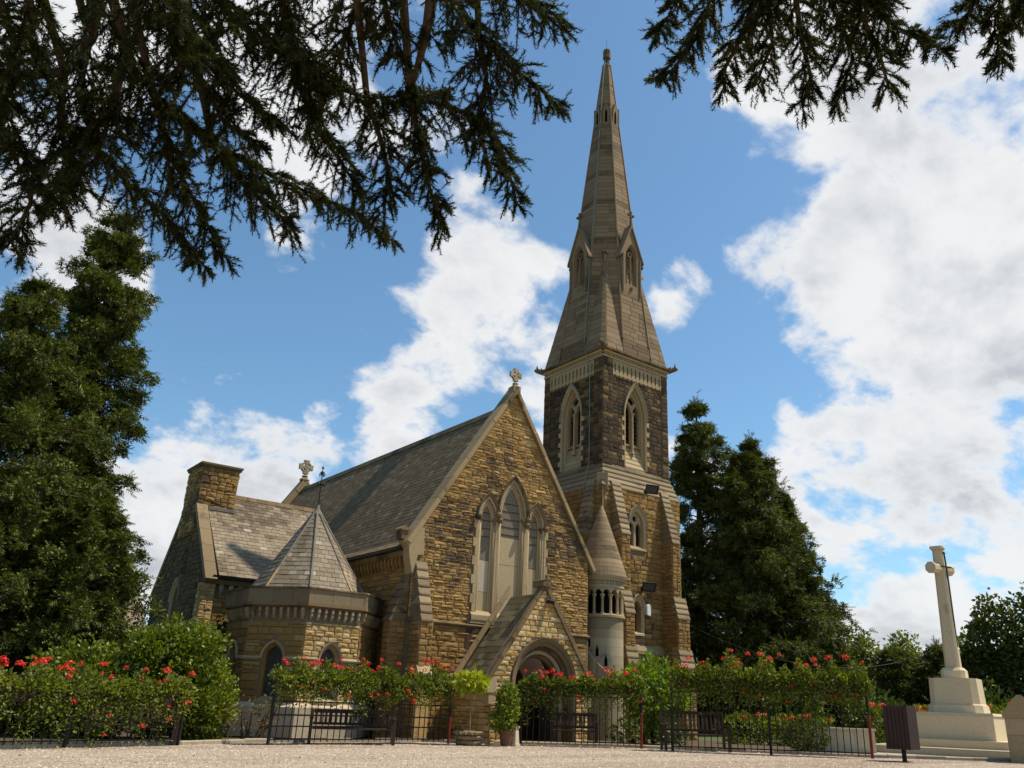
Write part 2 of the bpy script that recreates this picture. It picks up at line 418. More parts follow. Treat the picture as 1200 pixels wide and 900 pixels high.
class MB:
    def __init__(self):
        self.v, self.f, self.mi = [], [], []

    def add(self, vs, fs, m=0):
        b = len(self.v)
        self.v += [tuple(x) for x in vs]
        self.f += [tuple(b + i for i in q) for q in fs]
        self.mi += [m] * len(fs)

    def box(self, fr, s0, s1, t0, t1, d0, d1, m=0):
        P = [fr.p(s, t, d) for d in (d0, d1) for t in (t0, t1) for s in (s0, s1)]
        self.add(P, [(0, 1, 3, 2), (4, 6, 7, 5), (0, 4, 5, 1), (2, 3, 7, 6), (0, 2, 6, 4), (1, 5, 7, 3)], m)

    def hexa(self, P, m=0):
        """eight points: four of one end, then the four of the other in the same order"""
        self.add(P, [(0, 1, 2, 3), (7, 6, 5, 4), (0, 4, 5, 1), (1, 5, 6, 2), (2, 6, 7, 3), (3, 7, 4, 0)], m)

    def prism(self, fr, poly, d0, d1, m=0):
        n = len(poly)
        P = [fr.p(s, t, d0) for s, t in poly] + [fr.p(s, t, d1) for s, t in poly]
        self.add(P, [tuple(range(n - 1, -1, -1)), tuple(range(n, 2 * n))] + [(i, (i + 1) % n, n + (i + 1) % n, n + i) for i in range(n)], m)

    def plate(self, fr, outer, holes, d, m=0):
        loops = [[Vector((s, t, 0)) for s, t in outer]] + [[Vector((s, t, 0)) for s, t in h] for h in holes]
        tri = tessellate_polygon(loops)
        flat = [q for l in loops for q in l]
        self.add([fr.p(q.x, q.y, d) for q in flat], [tuple(t) for t in tri], m)

    def ring(self, fr, outer, inner, d0, d1, m=0, closed=False, inner_d=None):
        """a moulding between two outlines with the same number of points; d1 is its face, d0 its back; inner_d lets the inner edge fall back"""
        n = len(outer)
        di = d1 if inner_d is None else inner_d
        P = ([fr.p(s, t, d1) for s, t in outer] + [fr.p(s, t, di) for s, t in inner] +
             [fr.p(s, t, d0) for s, t in outer] + [fr.p(s, t, d0) for s, t in inner])
        F = []
        for i in range(n if closed else n - 1):
            j = (i + 1) % n
            F += [(i, j, n + j, n + i), (2 * n + j, 2 * n + i, 3 * n + i, 3 * n + j), (i, 2 * n + i, 2 * n + j, j), (n + i, n + j, 3 * n + j, 3 * n + i)]
        if not closed:
            F += [(0, n, 3 * n, 2 * n), (n - 1, 3 * n - 1, 4 * n - 1, 2 * n - 1)]
        self.add(P, F, m)

    def tube(self, pts, radii, n=8, m=0, cap=True):
        pts = [Vector(p) for p in pts]
        if not isinstance(radii, (list, tuple)):
            radii = [radii] * len(pts)
        b = len(self.v)
        up = Vector((0.13, 0.27, 1)).normalized()
        for i, p in enumerate(pts):
            t = (pts[min(i + 1, len(pts) - 1)] - pts[max(i - 1, 0)]).normalized()
            a = t.cross(up)
            if a.length < 1e-3:
                a = t.cross(Vector((1, 0, 0)))
            a.normalize()
            c = t.cross(a)
            for k in range(n):
                w = 2 * math.pi * k / n
                self.v.append(tuple(p + (a * math.cos(w) + c * math.sin(w)) * radii[i]))
        for i in range(len(pts) - 1):
            for k in range(n):
                self.f.append((b + i * n + k, b + i * n + (k + 1) % n, b + (i + 1) * n + (k + 1) % n, b + (i + 1) * n + k))
                self.mi.append(m)
        if cap:
            self.f += [tuple(b + k for k in range(n - 1, -1, -1)), tuple(b + (len(pts) - 1) * n + k for k in range(n))]
            self.mi += [m, m]

    def lathe(self, c, prof, n=24, m=0, a0=0.0, rot=0.0):
        """prof: (radius, z) from bottom to top round a vertical axis through c"""
        b = len(self.v)
        for r, z in prof:
            for k in range(n):
                w = rot + 2 * math.pi * k / n
                self.v.append((c[0] + r * math.cos(w), c[1] + r * math.sin(w), c[2] + z))
        for i in range(len(prof) - 1):
            for k in range(n):
                self.f.append((b + i * n + k, b + i * n + (k + 1) % n, b + (i + 1) * n + (k + 1) % n, b + (i + 1) * n + k))
                self.mi.append(m)
        self.f += [tuple(b + k for k in range(n - 1, -1, -1)), tuple(b + (len(prof) - 1) * n + k for k in range(n))]
        self.mi += [m, m]

    def build(self, name, mats, parent=None, kind=None, smooth=False, label=None):
        if isinstance(mats, str):
            mats = [mats]
        me = bpy.data.meshes.new(name)
        me.from_pydata(self.v, [], self.f)
        for x in mats:
            me.materials.append(MATS[x])
        if len(mats) > 1:
            me.polygons.foreach_set('material_index', self.mi)
        if smooth:
            me.polygons.foreach_set('use_smooth', [True] * len(me.polygons))
        me.update()
        o = bpy.data.objects.new(name, me)
        COL.objects.link(o)
        if parent is not None:
            o.parent = parent
        if kind:
            o['kind'] = kind
        if label:
            o['label'] = label
        return o


def np_mesh(name, V, F, mats, parent=None, kind=None, smooth=False, mi=None):
    """fast mesh from numpy arrays; F is (n,3) or (n,4)"""
    me = bpy.data.meshes.new(name)
    nf, k = F.shape
    me.vertices.add(len(V))
    me.vertices.foreach_set('co', V.astype(np.float32).ravel())
    me.loops.add(nf * k)
    me.loops.foreach_set('vertex_index', F.astype(np.int32).ravel())
    me.polygons.add(nf)
    me.polygons.foreach_set('loop_start', np.arange(0, nf * k, k, dtype=np.int32))
    me.polygons.foreach_set('loop_total', np.full(nf, k, dtype=np.int32))
    for x in ([mats] if isinstance(mats, str) else mats):
        me.materials.append(MATS[x])
    if mi is not None:
        me.polygons.foreach_set('material_index', mi.astype(np.int32))
    if smooth:
        me.polygons.foreach_set('use_smooth', np.ones(nf, dtype=bool))
    me.update(calc_edges=True)
    o = bpy.data.objects.new(name, me)
    COL.objects.link(o)
    if parent is not None:
        o.parent = parent
    if kind:
        o['kind'] = kind
    return o


def thing(name, label, cat, loc=(0, 0, 0), rz=0.0, group=None):
    o = bpy.data.objects.new(name, None)
    COL.objects.link(o)
    o.location = loc
    o.rotation_euler = (0, 0, rz)
    o.empty_display_size = 0.3
    o['label'] = label
    o['category'] = cat
    if group:
        o['group'] = group
    return o


def tag(o, label, cat, group=None):
    o['label'] = label
    o['category'] = cat
    if group:
        o['group'] = group
    return o


def copy_tree(o, parent=None):
    c = o.copy()
    COL.objects.link(c)
    if parent is not None:
        c.parent = parent
    for ch in o.children:
        copy_tree(ch, c)
    return c


def arch(cx, half, z0, zs, rise, n=9, inv=False):
    """pointed arch outline from bottom left over the point to bottom right"""
    a, r = half, max(rise, half * 1.001)
    R = (a * a + r * r) / (2 * a)
    th = math.acos((R - a) / R)
    L = [(cx - half + R - R * math.cos(th * i / n), zs + R * math.sin(th * i / n)) for i in range(n + 1)]
    Rr = [(2 * cx - s, t) for s, t in reversed(L[:-1])]
    return [(cx - half, z0)] + L + Rr + [(cx + half, z0)]


# ------------------------------------------------------------------ coursed masonry and slating
def spans(poly, t):
    xs = []
    n = len(poly)
    for i in range(n):
        (s0, t0), (s1, t1) = poly[i], poly[(i + 1) % n]
        if (t0 <= t < t1) or (t1 <= t < t0):
            xs.append(s0 + (s1 - s0) * (t - t0) / (t1 - t0))
    xs.sort()
    return list(zip(xs[::2], xs[1::2]))


def rows_in(poly, holes, t0, t1):
    """intervals ((a0,a1),(b0,b1)) of a course: left end at its foot and head, right end at its foot and head"""
    e = 1e-4
    A, B = spans(poly, t0 + e), spans(poly, t1 - e)
    if not A or not B:
        return []
    if len(A) == len(B):
        base = [((a[0], b[0]), (a[1], b[1])) for a, b in zip(A, B)]
    else:
        base = [((max(A[0][0], B[0][0]),) * 2, (min(A[-1][1], B[-1][1]),) * 2)]
    for h in holes:
        lo, hi = 1e9, -1e9
        for t in (t0 + e, (t0 + t1) / 2, t1 - e):
            for a, b in spans(h, t):
                lo, hi = min(lo, a), max(hi, b)
        if lo > hi:
            continue
        out = []
        for L, R in base:
            if hi <= min(L) or lo >= max(R):
                out.append((L, R))
                continue
            if lo > max(L):
                out.append((L, (lo, lo)))
            if hi < min(R):
                out.append(((hi, hi), R))
        base = out
    return [(L, R) for L, R in base if (sum(R) - sum(L)) / 2 > 0.03]


STONES, SLATES = [], []          # candidates for single pieces: (size in the picture, builder arguments)
_c, _r, _u, _f = Vector(CAM), Vector(CR), Vector(CU), Vector(CF)


def seen_size(p, N, w, U, h):
    """how wide a piece shows from the camera position, 0 when it faces away"""
    d = p - _c
    z = d.dot(_f)
    if z < 1 or N.dot(d) >= 0:
        return 0.0
    x, y = d.dot(_r) / z, d.dot(_u) / z
    if abs(x + 0.04) > 0.62 or abs(y) > 0.47:
        return 0.0
    dn = d.normalized()
    return w * (U - dn * U.dot(dn)).length / z * math.sqrt(-N.dot(dn))


class Course:
    def __init__(self):
        self.items = []

    def stone(self, fr, q, lo, hi, gap, rough):
        """q: four corners (s,t) anticlockwise from bottom left"""
        self.items.append((fr, q, lo, hi, gap, rough))


def masonry(fr, poly, holes, course=(0.12, 0.19), length=(0.2, 0.5), lo=0.006, hi=(0.018, 0.045), gap=0.012, split=0.15, rough=0.5, start=None):
    out = []
    ts = [t for _, t in poly]
    t, tmax = (min(ts) if start is None else start), max(ts)
    while t < tmax - 0.03:
        h = random.uniform(*course)
        if tmax - t - h < course[0] * 0.6:
            h = tmax - t
        for L, R in rows_in(poly, holes, t, t + h):
            x0, x1 = max(L), min(R)
            if x1 - x0 < 0.05:
                cuts = []
            else:
                cuts, x = [], x0 + random.uniform(length[0], length[1])
                while x < x1 - length[0] * 0.6:
                    cuts.append(x)
                    x += random.uniform(*length)
            ends = [L] + [(c, c) for c in cuts] + [R]
            for a, b in zip(ends, ends[1:]):
                parts = [(t, t + h)]
                if random.random() < split and h > 0.11 and a[0] == a[1] and b[0] == b[1]:
                    k = t + h * random.uniform(0.4, 0.6)
                    parts = [(t, k), (k, t + h)]
                for u0, u1 in parts:
                    if a[0] != a[1] or b[0] != b[1]:
                        u0, u1 = t, t + h
                    g2 = gap / 2
                    out.append((fr, [(a[0] + g2, u0 + g2), (b[0] - g2, u0 + g2), (b[1] - g2, u1 - g2), (a[1] + g2, u1 - g2)], lo, random.uniform(*hi), rough))
        t += h
    return out


PIECE_PARENT = []


def lay(parent, items, material, kind='stone', merged='stonework'):
    """remember pieces for a wall or roof; they are built once all are known"""
    PIECE_PARENT.append((parent, items, material, kind, merged))


def stone_verts(fr, q, lo, hi, rough):
    cx, cy = sum(p[0] for p in q) / 4, sum(p[1] for p in q) / 4
    w, h = q[1][0] - q[0][0], q[3][1] - q[0][1]
    ins = min(0.016, 0.18 * min(abs(w), abs(h)))
    V = [fr.p(s, t, 0.0) for s, t in q]
    for s, t in q:
        k = 0.6 * ins / max(1e-3, math.hypot(s - cx, t - cy))
        V.append(fr.p(s + (cx - s) * k * 1.4, t + (cy - t) * k * 1.4, hi * (1 - rough * random.random() * .8)))
    V.append(fr.p(cx + random.uniform(-.25, .25) * w, cy + random.uniform(-.2, .2) * h, hi * (1 + 0.35 * rough * random.random())))
    return V


STONE_F = [(0, 1, 5, 4), (1, 2, 6, 5), (2, 3, 7, 6), (3, 0, 4, 7), (4, 5, 8), (5, 6, 8), (6, 7, 8), (7, 4, 8)]


def slating(fr, poly, row=0.2, width=0.32, thick=0.007, holes=(), ragged=0.007):
    out = []
    ts = [t for _, t in poly]
    t, tmax, k = min(ts), max(ts), 0
    while t < tmax - 0.03:
        h = min(row, tmax - t)
        for L, R in rows_in(poly, holes, t, t + h):
            x0, x1 = max(L), min(R)
            x = x0 + width * (0.5 if k % 2 else 1.0) * random.uniform(0.9, 1.0)
            cuts = []
            while x < x1 - width * 0.3:
                cuts.append(x)
                x += width * random.uniform(0.92, 1.08)
            ends = [L] + [(c, c) for c in cuts] + [R]
            for a, b in zip(ends, ends[1:]):
                y0 = t - random.uniform(0, ragged)
                out.append((fr, [(a[0] + .007, y0), (b[0] - .007, y0), (b[1] - .007, t + h), (a[1] + .007, t + h)], 0.0, thick * random.uniform(1.3, 2.2), 0.0))
        t += h
        k += 1
    return out


def slate_verts(fr, q, lo, hi, rough):
    d = hi * 0.5
    j = random.uniform(-0.003, 0.003)
    return [fr.p(*q[0], 0.0), fr.p(*q[1], 0.0), fr.p(*q[2], -0.002), fr.p(*q[3], -0.002),
            fr.p(*q[0], hi + d + j), fr.p(*q[1], hi + d - j), fr.p(*q[2], 0.006), fr.p(*q[3], 0.006)]


SLATE_F = [(4, 5, 6, 7), (0, 1, 5, 4), (1, 2, 6, 5), (3, 0, 4, 7)]


def build_pieces(limit=290):
    """the pieces that show largest become single objects, the others of each surface one joined part"""
    cand = {}
    for wi, (parent, items, material, kind, merged) in enumerate(PIECE_PARENT):
        for ii, (fr, q, lo, hi, rough) in enumerate(items):
            if abs(q[0][0] - q[3][0]) > 1e-3 or abs(q[1][0] - q[2][0]) > 1e-3:
                continue
            w, h = q[1][0] - q[0][0], q[3][1] - q[0][1]
            mid = fr.p((q[0][0] + q[1][0]) / 2, (q[0][1] + q[3][1]) / 2, hi)
            if mid.z < 1.9:
                continue
            sz = seen_size(mid, fr.N, w, fr.U, h)
            if sz > 0:
                cand.setdefault(kind, []).append((sz, wi, ii))
    single = set()
    for kind, c in cand.items():
        c.sort(reverse=True)
        single |= {(wi, ii) for _, wi, ii in c[:limit]}
    shared = {}
    for wi, (parent, items, material, kind, merged) in enumerate(PIECE_PARENT):
        sv, sf = (slate_verts, SLATE_F) if kind == 'slate' else (stone_verts, STONE_F)
        mb = MB()
        for ii, (fr, q, lo, hi, rough) in enumerate(items):
            if (wi, ii) in single:
                key = (kind, material, random.randrange(6))
                if key not in shared:
                    u = Fr((0, 0, 0), (1, 0, 0), (0, 0, 1), (0, 1, 0))
                    me = bpy.data.meshes.new(kind)
                    sq = [(-.5, -.5), (.5, -.5), (.5, .5), (-.5, .5)]
                    if kind == 'slate':
                        VV = [(s, t, z) for z in (0.0, 1.0) for s, t in sq]
                        VV[6], VV[7] = (.5, .5, .4), (-.5, .5, .4)
                        VV[4], VV[5] = (-.5, -.5, 1.5), (.5, -.5, 1.4 + random.random() * .2)
                    else:
                        VV = [(s, t, 0.0) for s, t in sq] + [(s * random.uniform(.86, .93), t * random.uniform(.74, .86), 1 - rough * random.random()) for s, t in sq]
                        VV.append((random.uniform(-.2, .2), random.uniform(-.2, .2), 1 + 0.6 * rough * random.random()))
                    me.from_pydata(VV, [], sf)
                    me.materials.append(MATS[material])
                    shared[key] = me
                o = bpy.data.objects.new(kind, shared[key])
                COL.objects.link(o)
                o.parent = parent
                w, h = q[1][0] - q[0][0], q[3][1] - q[0][1]
                O = fr.p((q[0][0] + q[1][0]) / 2, (q[0][1] + q[3][1]) / 2, 0)
                M = Matrix.Identity(4)
                for r_ in range(3):
                    M[r_][0], M[r_][1], M[r_][2], M[r_][3] = fr.U[r_] * w * fr.k, fr.V[r_] * h * fr.k, fr.N[r_] * hi * fr.k, O[r_]
                o.matrix_world = M
                o.matrix_parent_inverse = Matrix.Identity(4)
                o.matrix_basis = M
            else:
                mb.add(sv(fr, q, lo, hi, rough), sf)
        if mb.v:
            mb.build(merged, material, parent, 'stuff')

# ------------------------------------------------------------------ the church
church = thing('church', 'sandstone church with tall broach spire, slate roofs and gabled porch', 'church')


def part(mb, name, mats, parent=None, **k):
    return mb.build(name, mats, parent or church, **k)


def group(name, parent=None):
    o = bpy.data.objects.new(name, None)
    COL.objects.link(o)
    o.parent = parent or church
    o.empty_display_size = 0.2
    return o


def prof(mb, fr, pts, s0, s1, m=0):
    """a profile of (d,t) points carried along s"""
    n = len(pts)
    P = [fr.p(s0, t, d) for d, t in pts] + [fr.p(s1, t, d) for d, t in pts]
    mb.add(P, [tuple(range(n)), tuple(range(2 * n - 1, n - 1, -1))] + [(i, n + i, n + (i + 1) % n, (i + 1) % n) for i in range(n)], m)


def box_wall(name, X0, X1, Y0, Y1, z0, z1, stone, mortar, faces='fl', parent=None, into=None, **kw):
    """a solid block of masonry with stones on the named faces: f=-Y, l=-X, r=+X"""
    if into is None:
        mb = MB()
        mb.box(WORLD_Z, X0, X1, z0, z1, Y0, Y1)
        into = part(mb, name, mortar, parent)
    for c in faces:
        if c == 'f':
            fr, w = Fr((X0, Y0, 0), (1, 0, 0), (0, -1, 0)), X1 - X0
        elif c == 'l':
            fr, w = Fr((X0, Y1, 0), (0, -1, 0), (-1, 0, 0)), Y1 - Y0
        else:
            fr, w = Fr((X1, Y0, 0), (0, 1, 0), (1, 0, 0)), Y1 - Y0
        lay(into, masonry(fr, [(0, z0), (w, z0), (w, z1), (0, z1)], [], **kw), stone)
    return into


WORLD_Z = Fr((0, 0, 0), (1, 0, 0), (0, 1, 0))      # s=X t=Z d=Y
FF = Fr((0, 0, 0), (1, 0, 0), (0, -1, 0))          # gable front
LW = Fr((0, 17.6, 0), (0, -1, 0), (-1, 0, 0))      # nave side wall, s = 17.6 - Y

# --- nave gable front
L_LAN = (2.69, 0.40, 6.66, 0.80)
C_LAN = (3.68, 0.60, 6.84, 1.36)
R_LAN = (4.67, 0.39, 6.66, 0.78)
lan = [(2.29, 3.45)]
lan += [p for p in arch(L_LAN[0], L_LAN[1], 3.45, L_LAN[2], L_LAN[3]) if p[0] < 3.06 and p[1] > 3.5]
lan += [p for p in arch(C_LAN[0], C_LAN[1], 3.45, C_LAN[2], C_LAN[3]) if p[1] > 6.8]
lan += [p for p in arch(R_LAN[0], R_LAN[1], 3.45, R_LAN[2], R_LAN[3]) if p[0] > 4.30 and p[1] > 3.5]
lan += [(5.06, 3.45)]
GAB = [(0, 3.28), (7.1, 3.28), (7.1, 5.72), (3.55, 11.26), (0, 5.72)]
mb = MB()
mb.plate(FF, GAB, [lan], 0.0)
mb.plate(FF, GAB, [], -0.62)
mb.box(FF, 0, 7.1, 0, 3.22, -0.6, 0.055)
gw = part(mb, 'gable_wall', 'mortar')
tooth = [(2.14, 3.45), (2.14, 6.3), (2.29, 6.5)] + lan[1:-1] + [(5.06, 6.5), (5.2, 6.3), (5.2, 3.45)]
lay(gw, masonry(FF, GAB, [tooth], course=(0.07, 0.125), length=(0.16, 0.5), hi=(0.012, 0.042), gap=0.008, rough=0.8), 'gable_stone')
FL = Fr((0, -0.055, 0), (1, 0, 0), (0, -1, 0))
lay(gw, masonry(FL, [(0.1, 0), (7.0, 0), (7.0, 3.2), (0.1, 3.2)], [[(1.7, -1), (5.4, -1), (5.4, 1.7), (3.55, 4.2), (1.7, 1.7)]],
                course=(0.10, 0.17), length=(0.2, 0.55), hi=(0.015, 0.045), gap=0.009, rough=0.6), 'gold_stone')
mb = MB()
prof(mb, FF, [(0.0, 3.19), (0.09, 3.19), (0.15, 3.25), (0.15, 3.27), (0.02, 3.34), (0.0, 3.34)], -0.02, 7.12)
part(mb, 'string_course', 'dark_moulding')


def lancet(c, boards):
    cx, half, zs, rise = c
    w = group('lancet_window')
    mb = MB()
    o1 = arch(cx, half, 3.6, zs, rise)
    i1 = arch(cx, half - 0.085, 3.6, zs, rise - 0.12)
    i2 = arch(cx, half - 0.16, 3.6, zs, rise - 0.24)
    i3 = arch(cx, half - 0.215, 3.6, zs, rise - 0.33)
    mb.ring(FF, o1, i1, -0.3, 0.03)
    mb.ring(FF, i1, i2, -0.3, -0.025, inner_d=-0.04)
    mb.ring(FF, i2, i3, -0.3, -0.07, inner_d=-0.085)
    mb.build('jamb_mouldings', 'pale_ashlar', w)
    mb = MB()     # dogtooth between the orders
    for a, b in zip(i1[2:-2], i1[3:-2]):
        for k in (0.15, 0.5, 0.85):
            s, t = a[0] + (b[0] - a[0]) * k, a[1] + (b[1] - a[1]) * k
            s, t = s + (cx - s) * 0.06, t - 0.02
            mb.box(FF, s - .018, s + .018, t - .018, t + .018, -0.05, 0.0)
    mb.build('dogtooth', 'ashlar', w)
    mb = MB()
    ho = arch(cx, half + 0.07, 0, zs, rise + 0.10)[1:-1]
    hi_ = arch(cx, half - 0.015, 0, zs, rise - 0.02)[1:-1]
    mb.ring(FF, ho, hi_, 0.0, 0.12, inner_d=0.05)
    mb.build('hood_mould', 'dark_moulding', w)
    for sg in (-1, 1):
        mb = MB()
        sx_ = cx + sg * (half - 0.10)
        mb.tube([FF.p(sx_, 3.62, -0.03), FF.p(sx_, zs - 0.16, -0.03)], 0.04, 8)
        mb.build('shaft', 'pale_ashlar', w, smooth=True)
        mb = MB()
        mb.lathe(FF.p(sx_, zs - 0.18, -0.05), [(0.045, 0), (0.06, 0.03), (0.05, 0.06), (0.085, 0.15), (0.105, 0.16), (0.105, 0.21)], 10)
        mb.build('capital', 'dark_moulding', w)
        mb = MB()
        mb.lathe(FF.p(cx + sg * (half + 0.03), zs - 0.02, 0.09), [(0.03, -0.06), (0.085, -0.02), (0.10, 0.05), (0.07, 0.12), (0.03, 0.13)], 9)
        mb.build('label_stop', 'dark_moulding', w)
    zb_ = zs - 0.55
    while zb_ < zs + rise * .55:
        hw_ = half - .21 if zb_ < zs else (half - .21) * (1 - ((zb_ - zs) / rise) ** 2)
        mb = MB()
        mb.tube([FF.p(cx - hw_, zb_, -0.105), FF.p(cx + hw_, zb_, -0.105)], 0.011, 5)
        mb.build('saddle_bar', 'black_metal', w)
        zb_ += .26
    zprev = 3.6
    for zt, mt in boards:
        mb = MB()
        if zt < zs:
            mb.box(FF, cx - half + .2, cx + half - .2, zprev, zt - 0.012, -0.16, -0.115)
        else:
            ol = [p for p in arch(cx, half - 0.2, zprev, zs, rise - 0.31)]
            mb.prism(FF, ol, -0.16, -0.115)
        mb.build('board', mt, w)
        zprev = zt
    return w


lancet(L_LAN, [(4.35, 'board'), (5.35, 'board_pale'), (9, 'mesh_guard')])
lancet(C_LAN, [(4.2, 'board_pale'), (5.3, 'board'), (6.2, 'board'), (9, 'mesh_guard')])
lancet(R_LAN, [(4.3, 'board'), (5.3, 'board'), (9, 'mesh_guard')])
z = 3.66
k = 0
while z < 6.35:
    a = 0.15 if k % 2 else 0.07
    for s0, s1 in ((2.29 - a, 2.295), (5.055, 5.06 + a)):
        mb = MB()
        mb.box(FF, s0, s1, z, z + 0.285, -0.1, 0.05)
        part(mb, 'quoin', 'pale_ashlar')
    z += 0.295
    k += 1
mb = MB()
prof(mb, FF, [(-0.4, 3.45), (0.12, 3.45), (0.12, 3.60), (-0.02, 3.74), (-0.4, 3.80)], 2.18, 2.92)
prof(mb, FF, [(-0.4, 3.46), (0.10, 3.46), (0.10, 3.58), (-0.02, 3.72), (-0.4, 3.78)], 2.925, 5.18)
prof(mb, FF, [(0.0, 3.345), (0.10, 3.345), (0.10, 3.445), (0.0, 3.445)], 2.16, 5.2)
part(mb, 'window_sill', 'pale_ashlar')

# --- gable coping, kneelers and cross finial


def raking_coping(fr, apex, foot, width, d0, d1, name, mat, n=8):
    """coping stones up one rake; apex and foot are (s,t) on the outer line"""
    grp = group(name)
    a, f = Vector(apex), Vector(foot)
    di = (a - f)
    L = di.length
    di.normalize()
    no = Vector((di.y, -di.x)) if f.x < a.x else Vector((-di.y, di.x))
    for i in range(n):
        p0, p1 = f + di * (L * i / n + 0.006), f + di * (L * (i + 1) / n - 0.006)
        q0, q1 = p0 + no * width, p1 + no * width
        if i == n - 1:
            p1 = a.copy()
            q1 = a + Vector((0, -width / max(0.2, abs(no.x)) * 1.0 if False else -width * (di.length) / abs(di.x)))
        if i == 0:
            q0 = p0 + Vector((0, 0)) + no * width
        mb = MB()
        j = random.uniform(-0.008, 0.008)
        mb.prism(fr, [tuple(p0), tuple(p1), tuple(q1), tuple(q0)], d0, d1 + j)
        mb.build('coping_stone', mat, grp)
    return grp


raking_coping(FF, (3.55, 11.55), (-0.30, 5.55), 0.15, -0.42, 0.13, 'gable_coping', 'coping_stone')
raking_coping(FF, (3.55, 11.55), (7.40, 5.55), 0.13, -0.42, 0.12, 'gable_coping', 'coping_stone')
for sg in (0,):
    mb = MB()
    pl = [(-.32, 5.53), (-0.02, 6.02), (.30, 6.02), (.34, 5.2), (.13, 5.17), (.04, 4.6), (-0.02, 4.6), (-.16, 5.1), (-.20, 5.38)]
    if sg:
        pl = [(7.1 - s, t) for s, t in pl][::-1]
    mb.prism(FF, pl, -0.3, 0.085)
    part(mb, 'kneeler', 'pale_ashlar')
mb = MB()
mb.box(Fr((-0.3, -0.05, 5.62), (1, 0, 0), (0, 1, 0)), -0.08, 0.12, 0, 0.26, 0.14, 0.5)
mb.prism(Fr((-0.3, -0.05, 5.88), (1, 0, 0), (0, 1, 0)), [(-0.13, 0), (0.16, 0), (0.16, 0.05), (0.0, 0.14), (-0.13, 0.05)], 0.10, 0.54)
part(mb, 'kneeler_block', 'dark_moulding')


def wheel_cross(c, h, r, mat, name='cross_finial', ring=True, yaw=0.0):
    u = Vector((math.cos(yaw), math.sin(yaw), 0))
    fr = Fr(c, u, Vector((u.y, -u.x, 0)))
    mb = MB()
    mb.lathe(Vector(c), [(0.26 * h, 0), (0.20 * h, 0.08 * h), (0.10 * h, 0.14 * h), (0.16 * h, 0.2 * h), (0.07 * h, 0.27 * h), (0.06 * h, 0.5 * h)], 8)
    zc = h - r
    w = r * 0.22
    n = 20
    if ring:
        mb.ring(fr, [(r * .78 * math.cos(2 * math.pi * k / n), zc + r * .78 * math.sin(2 * math.pi * k / n)) for k in range(n)],
                [(r * .56 * math.cos(2 * math.pi * k / n), zc + r * .56 * math.sin(2 * math.pi * k / n)) for k in range(n)], -w, w * .9, closed=True)
    for a in range(4):
        ca, sa = math.cos(a * math.pi / 2), math.sin(a * math.pi / 2)
        pl = [(-w * .8, r * .1), (w * .8, r * .1), (w * .8, r * .6), (w * 1.7, r * .78), (w * 1.7, r * 1.0), (-w * 1.7, r * 1.0), (-w * 1.7, r * .78), (-w * .8, r * .6)]
        mb.prism(fr, [(s * ca - t * sa, zc + s * sa + t * ca) for s, t in pl], -w * (.95 + .03 * a), w * (.95 + .03 * a))
    mb.prism(fr, [(-w, 0.4 * h), (w, 0.4 * h), (w, zc), (-w, zc)], -w, w)
    return part(mb, name, mat)


mb = MB()
mb.prism(FF, [(3.2, 10.92), (3.55, 11.45), (3.9, 10.92), (3.82, 10.86), (3.55, 11.25), (3.28, 10.86)], -0.36, 0.17)
mb.box(FF, 3.40, 3.70, 11.3, 11.52, -0.2, 0.14)
part(mb, 'apex_stone', 'coping_stone')
wheel_cross((3.55, 0.0, 11.50), 0.72, 0.24, 'ashlar')
wheel_cross((3.55, 17.7, 11.35), 1.05, 0.36, 'ashlar')

# --- nave side walls and far gable
CORN = dict(course=(0.14, 0.2), length=(0.25, 0.5))
mb = MB()
mb.box(WORLD_Z, 0.0, 0.5, 0, 5.3, 0.63, 17.6)
nw = part(mb, 'nave_wall', 'mortar')
lay(nw, masonry(LW, [(8.2, 0), (17.55, 0), (17.55, 4.85), (8.2, 4.85)], [], **CORN), 'gold_stone')
mb = MB()
mb.box(WORLD_Z, 6.6, 7.1, 0, 5.3, 0.63, 17.6)
part(mb, 'nave_wall', 'mortar')
mb = MB()
mb.prism(Fr((0, 17.6, 0), (1, 0, 0), (0, -1, 0)), [(0, 0), (7.1, 0), (7.1, 5.35), (3.55, 10.95), (0, 5.35)], -0.4, 0.0)
part(mb, 'rear_gable_wall', 'mortar')
FB = Fr((0, 17.6, 0), (1, 0, 0), (0, -1, 0))
raking_coping(FB, (3.55, 11.5), (-0.30, 5.5), 0.25, -0.45, 0.12, 'rear_gable_coping', 'coping_stone')
raking_coping(FB, (3.55, 11.5), (7.40, 5.5), 0.25, -0.45, 0.12, 'rear_gable_coping', 'coping_stone')


def corbel_table(fr, s0, s1, zt, zb, step, mat, name='corbel_table', d=0.17):
    grp = group(name)
    n = max(1, int((s1 - s0) / step))
    st = (s1 - s0) / n
    for i in range(n):
        a = s0 + st * i + st * 0.29
        b = s0 + st * (i + 1) - st * 0.29
        m = (a + b) / 2
        zm = zb + (zt - zb) * 0.55
        mb = MB()
        mb.add([fr.p(a, zt, 0), fr.p(b, zt, 0), fr.p(b, zt, d), fr.p(a, zt, d), fr.p(a, zm, 0), fr.p(b, zm, 0), fr.p(b, zm, d), fr.p(a, zm, d),
                fr.p(m - .02, zb, 0), fr.p(m + .02, zb, 0), fr.p(m + .02, zb + .02, d * .5), fr.p(m - .02, zb + .02, d * .5)],
               [(0, 1, 2, 3), (3, 2, 6, 7), (0, 3, 7, 4), (1, 5, 6, 2), (7, 6, 10, 11), (4, 7, 11, 8), (5, 9, 10, 6), (8, 11, 10, 9)])
        mb.build('corbel', mat, grp)
    return grp


